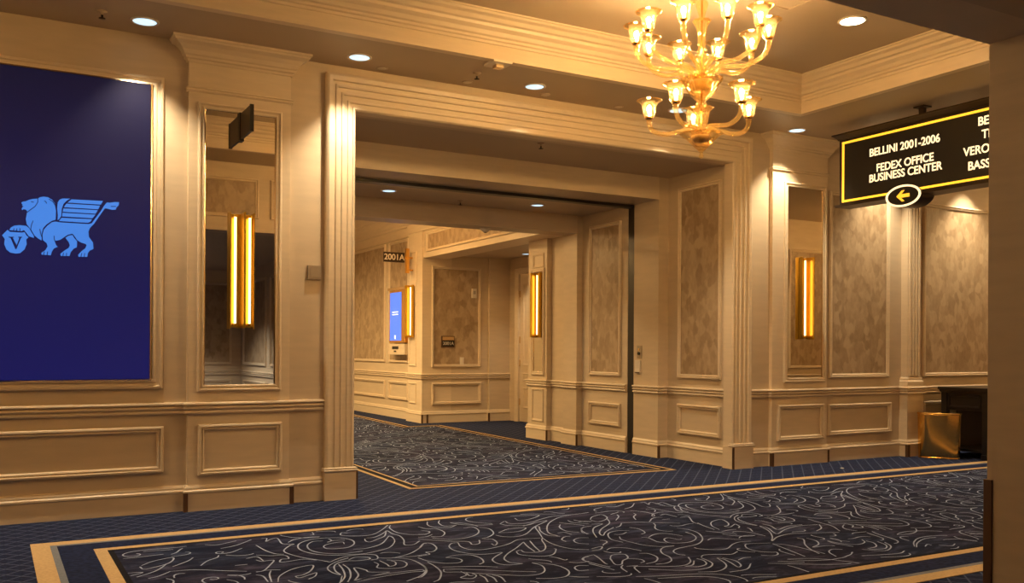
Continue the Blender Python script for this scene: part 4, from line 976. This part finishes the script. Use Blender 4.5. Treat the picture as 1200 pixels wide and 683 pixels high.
for x, l in ((2.97, 'small flush cap on the ceiling above the left architrave corner'), (3.80, 'small flush cap on the ceiling near the dark sprinkler head'), (4.634, 'small flush cap beside the middle downlight'), (5.5, 'small flush cap on the ceiling left of the chandelier cups')):
    t = thing('flush_sprinkler', l, 'sprinkler', (x, 7.62, ZC))
    MB().lathe([(.0005, -.008), (.03, -.008), (.04, -.004), (.042, 0)], 20).build('cover_disc', 'white_plastic', t, rel=True)
    MB().lathe([(.042, 0), (.052, 0), (.052, -.004), (.042, -.005)], 20).build('rim', 'ceiling_paint', t, rel=True)
sg = thing('ceiling_strobe', 'small square pale strobe plate on the ceiling above the opening', 'strobe', (3.775, 6.98, ZC))
MB().box(-.09, .09, -.09, .09, -.02, 0).build('plate', 'white_plastic', sg, rel=True)
MB().box(-.035, .035, -.035, .035, -.045, -.02).build('lens', 'champagne', sg, rel=True)
sm = thing('smoke_detector', 'round smoke detector under the far soffit beam', 'smoke detector', (5.65, 10.78, 2.89))
MB().lathe([(.0005, -.05), (.03, -.05), (.05, -.035), (.07, -.02), (.075, 0)], 24).build('housing', 'white_plastic', sm, rel=True)
MB().lathe([(.0005, -.058), (.018, -.058), (.022, -.05)], 16).build('sensor', 'dark_bronze', sm, rel=True)

# ------------------------------------------------------------------ console table, brass bin
ct = thing('console_table', 'black console table against the wall behind the brass bin', 'table', (11.2, 7.2, 0))
X0, X1, Ya, Yb = 10.42, 12.05, 6.90, 7.52
MB().box(X0 - .03, X1 + .03, Ya - .03, Yb + .03, .835, .865).sweep([(X0, Yb, .80), (X0, Ya, .80), (X1, Ya, .80), (X1, Yb, .80)], [(0, 0), (.008, 0), (.016, .02), (.02, .035), (0, .035)], closed=True).build('top', 'black_lacquer', ct)
for (x, y) in ((X0, Ya), (X0, Yb - .07), (X1 - .07, Ya), (X1 - .07, Yb - .07)):
    lg = MB().box(x, x + .07, y, y + .07, 0, .80).build('leg', 'black_lacquer', ct)
    MB().box(x - .008, x + .078, y - .008, y + .078, 0, .06).build('foot', 'black_lacquer', lg)
MB().box(X0 + .015, X1 - .015, Ya + .015, Yb - .015, .58, .80).build('apron', 'black_lacquer', ct)
CT = Plane((X0 + .015, 0, 0), (0, -1, 0)); frame(CT, -Yb + .09, -Ya - .09, .61, .78, ct, SMALL, name='apron_moulding', mat='black_lacquer')
MB().box(X0 + .25, X1 - .03, Yb - .06, Yb - .03, .06, .58).build('back_panel', 'black_lacquer', ct)
MB().box(X0 + .03, X1 - .03, Ya + .03, Yb - .03, .08, .11).build('shelf', 'black_lacquer', ct)

tb = thing('waste_bin', 'polished brass half-round waste bin in front of the black console table', 'bin', (10.16, 7.36, 0), 0)
def bin_ring(s_, z, inset=0):
    d = Vector((.50, -.866, 0)); n_ = Vector((-.866, -.50, 0)); out = []
    for i in range(40):
        a = 2 * math.pi * i / 40; ca, sa = math.cos(a), math.sin(a)
        u = math.copysign(abs(ca) ** .62, ca) * (.245 * s_ - inset); v = math.copysign(abs(sa) ** .8, sa) * (.115 * s_ - inset)
        p = d * u + n_ * v; out.append((p.x, p.y, z))
    return out
def rings(levels, name, mat, parent):
    mb = MB(); vs_ = [p for l in levels for p in l]; k = 40; m = len(levels)
    mb.add(vs_, [(j * k + i, j * k + (i + 1) % k, (j + 1) * k + (i + 1) % k, (j + 1) * k + i) for j in range(m - 1) for i in range(k)], True)
    mb.add(levels[0], [tuple(range(k - 1, -1, -1))]); mb.add(levels[-1], [tuple(range(k))])
    return mb.build(name, mat, parent, rel=True)
rings([bin_ring(.94, .012), bin_ring(.955, .03), bin_ring(1.0, .53), bin_ring(1.0, .545), bin_ring(1.0, .545, .012), bin_ring(.99, .45, .014)], 'body', 'polished_gold', tb)
rings([bin_ring(.96, 0), bin_ring(.965, .014), bin_ring(.94, .02)], 'base', 'brass', tb)
rings([bin_ring(1.02, .538), bin_ring(1.03, .546), bin_ring(1.02, .556), bin_ring(1.0, .556, .016)], 'rim', 'brass', tb)
sp_ = MB().prism([(8.235, 7.175), (8.268, 7.17), (8.275, 7.195), (8.25, 7.205), (8.238, 7.195)], lambda u, v, w_: (u, v, w_), .001, .008).build('paper_scrap', 'paper')
tag(sp_, 'tiny white scrap lying on the carpet below the right mirror', 'scrap')
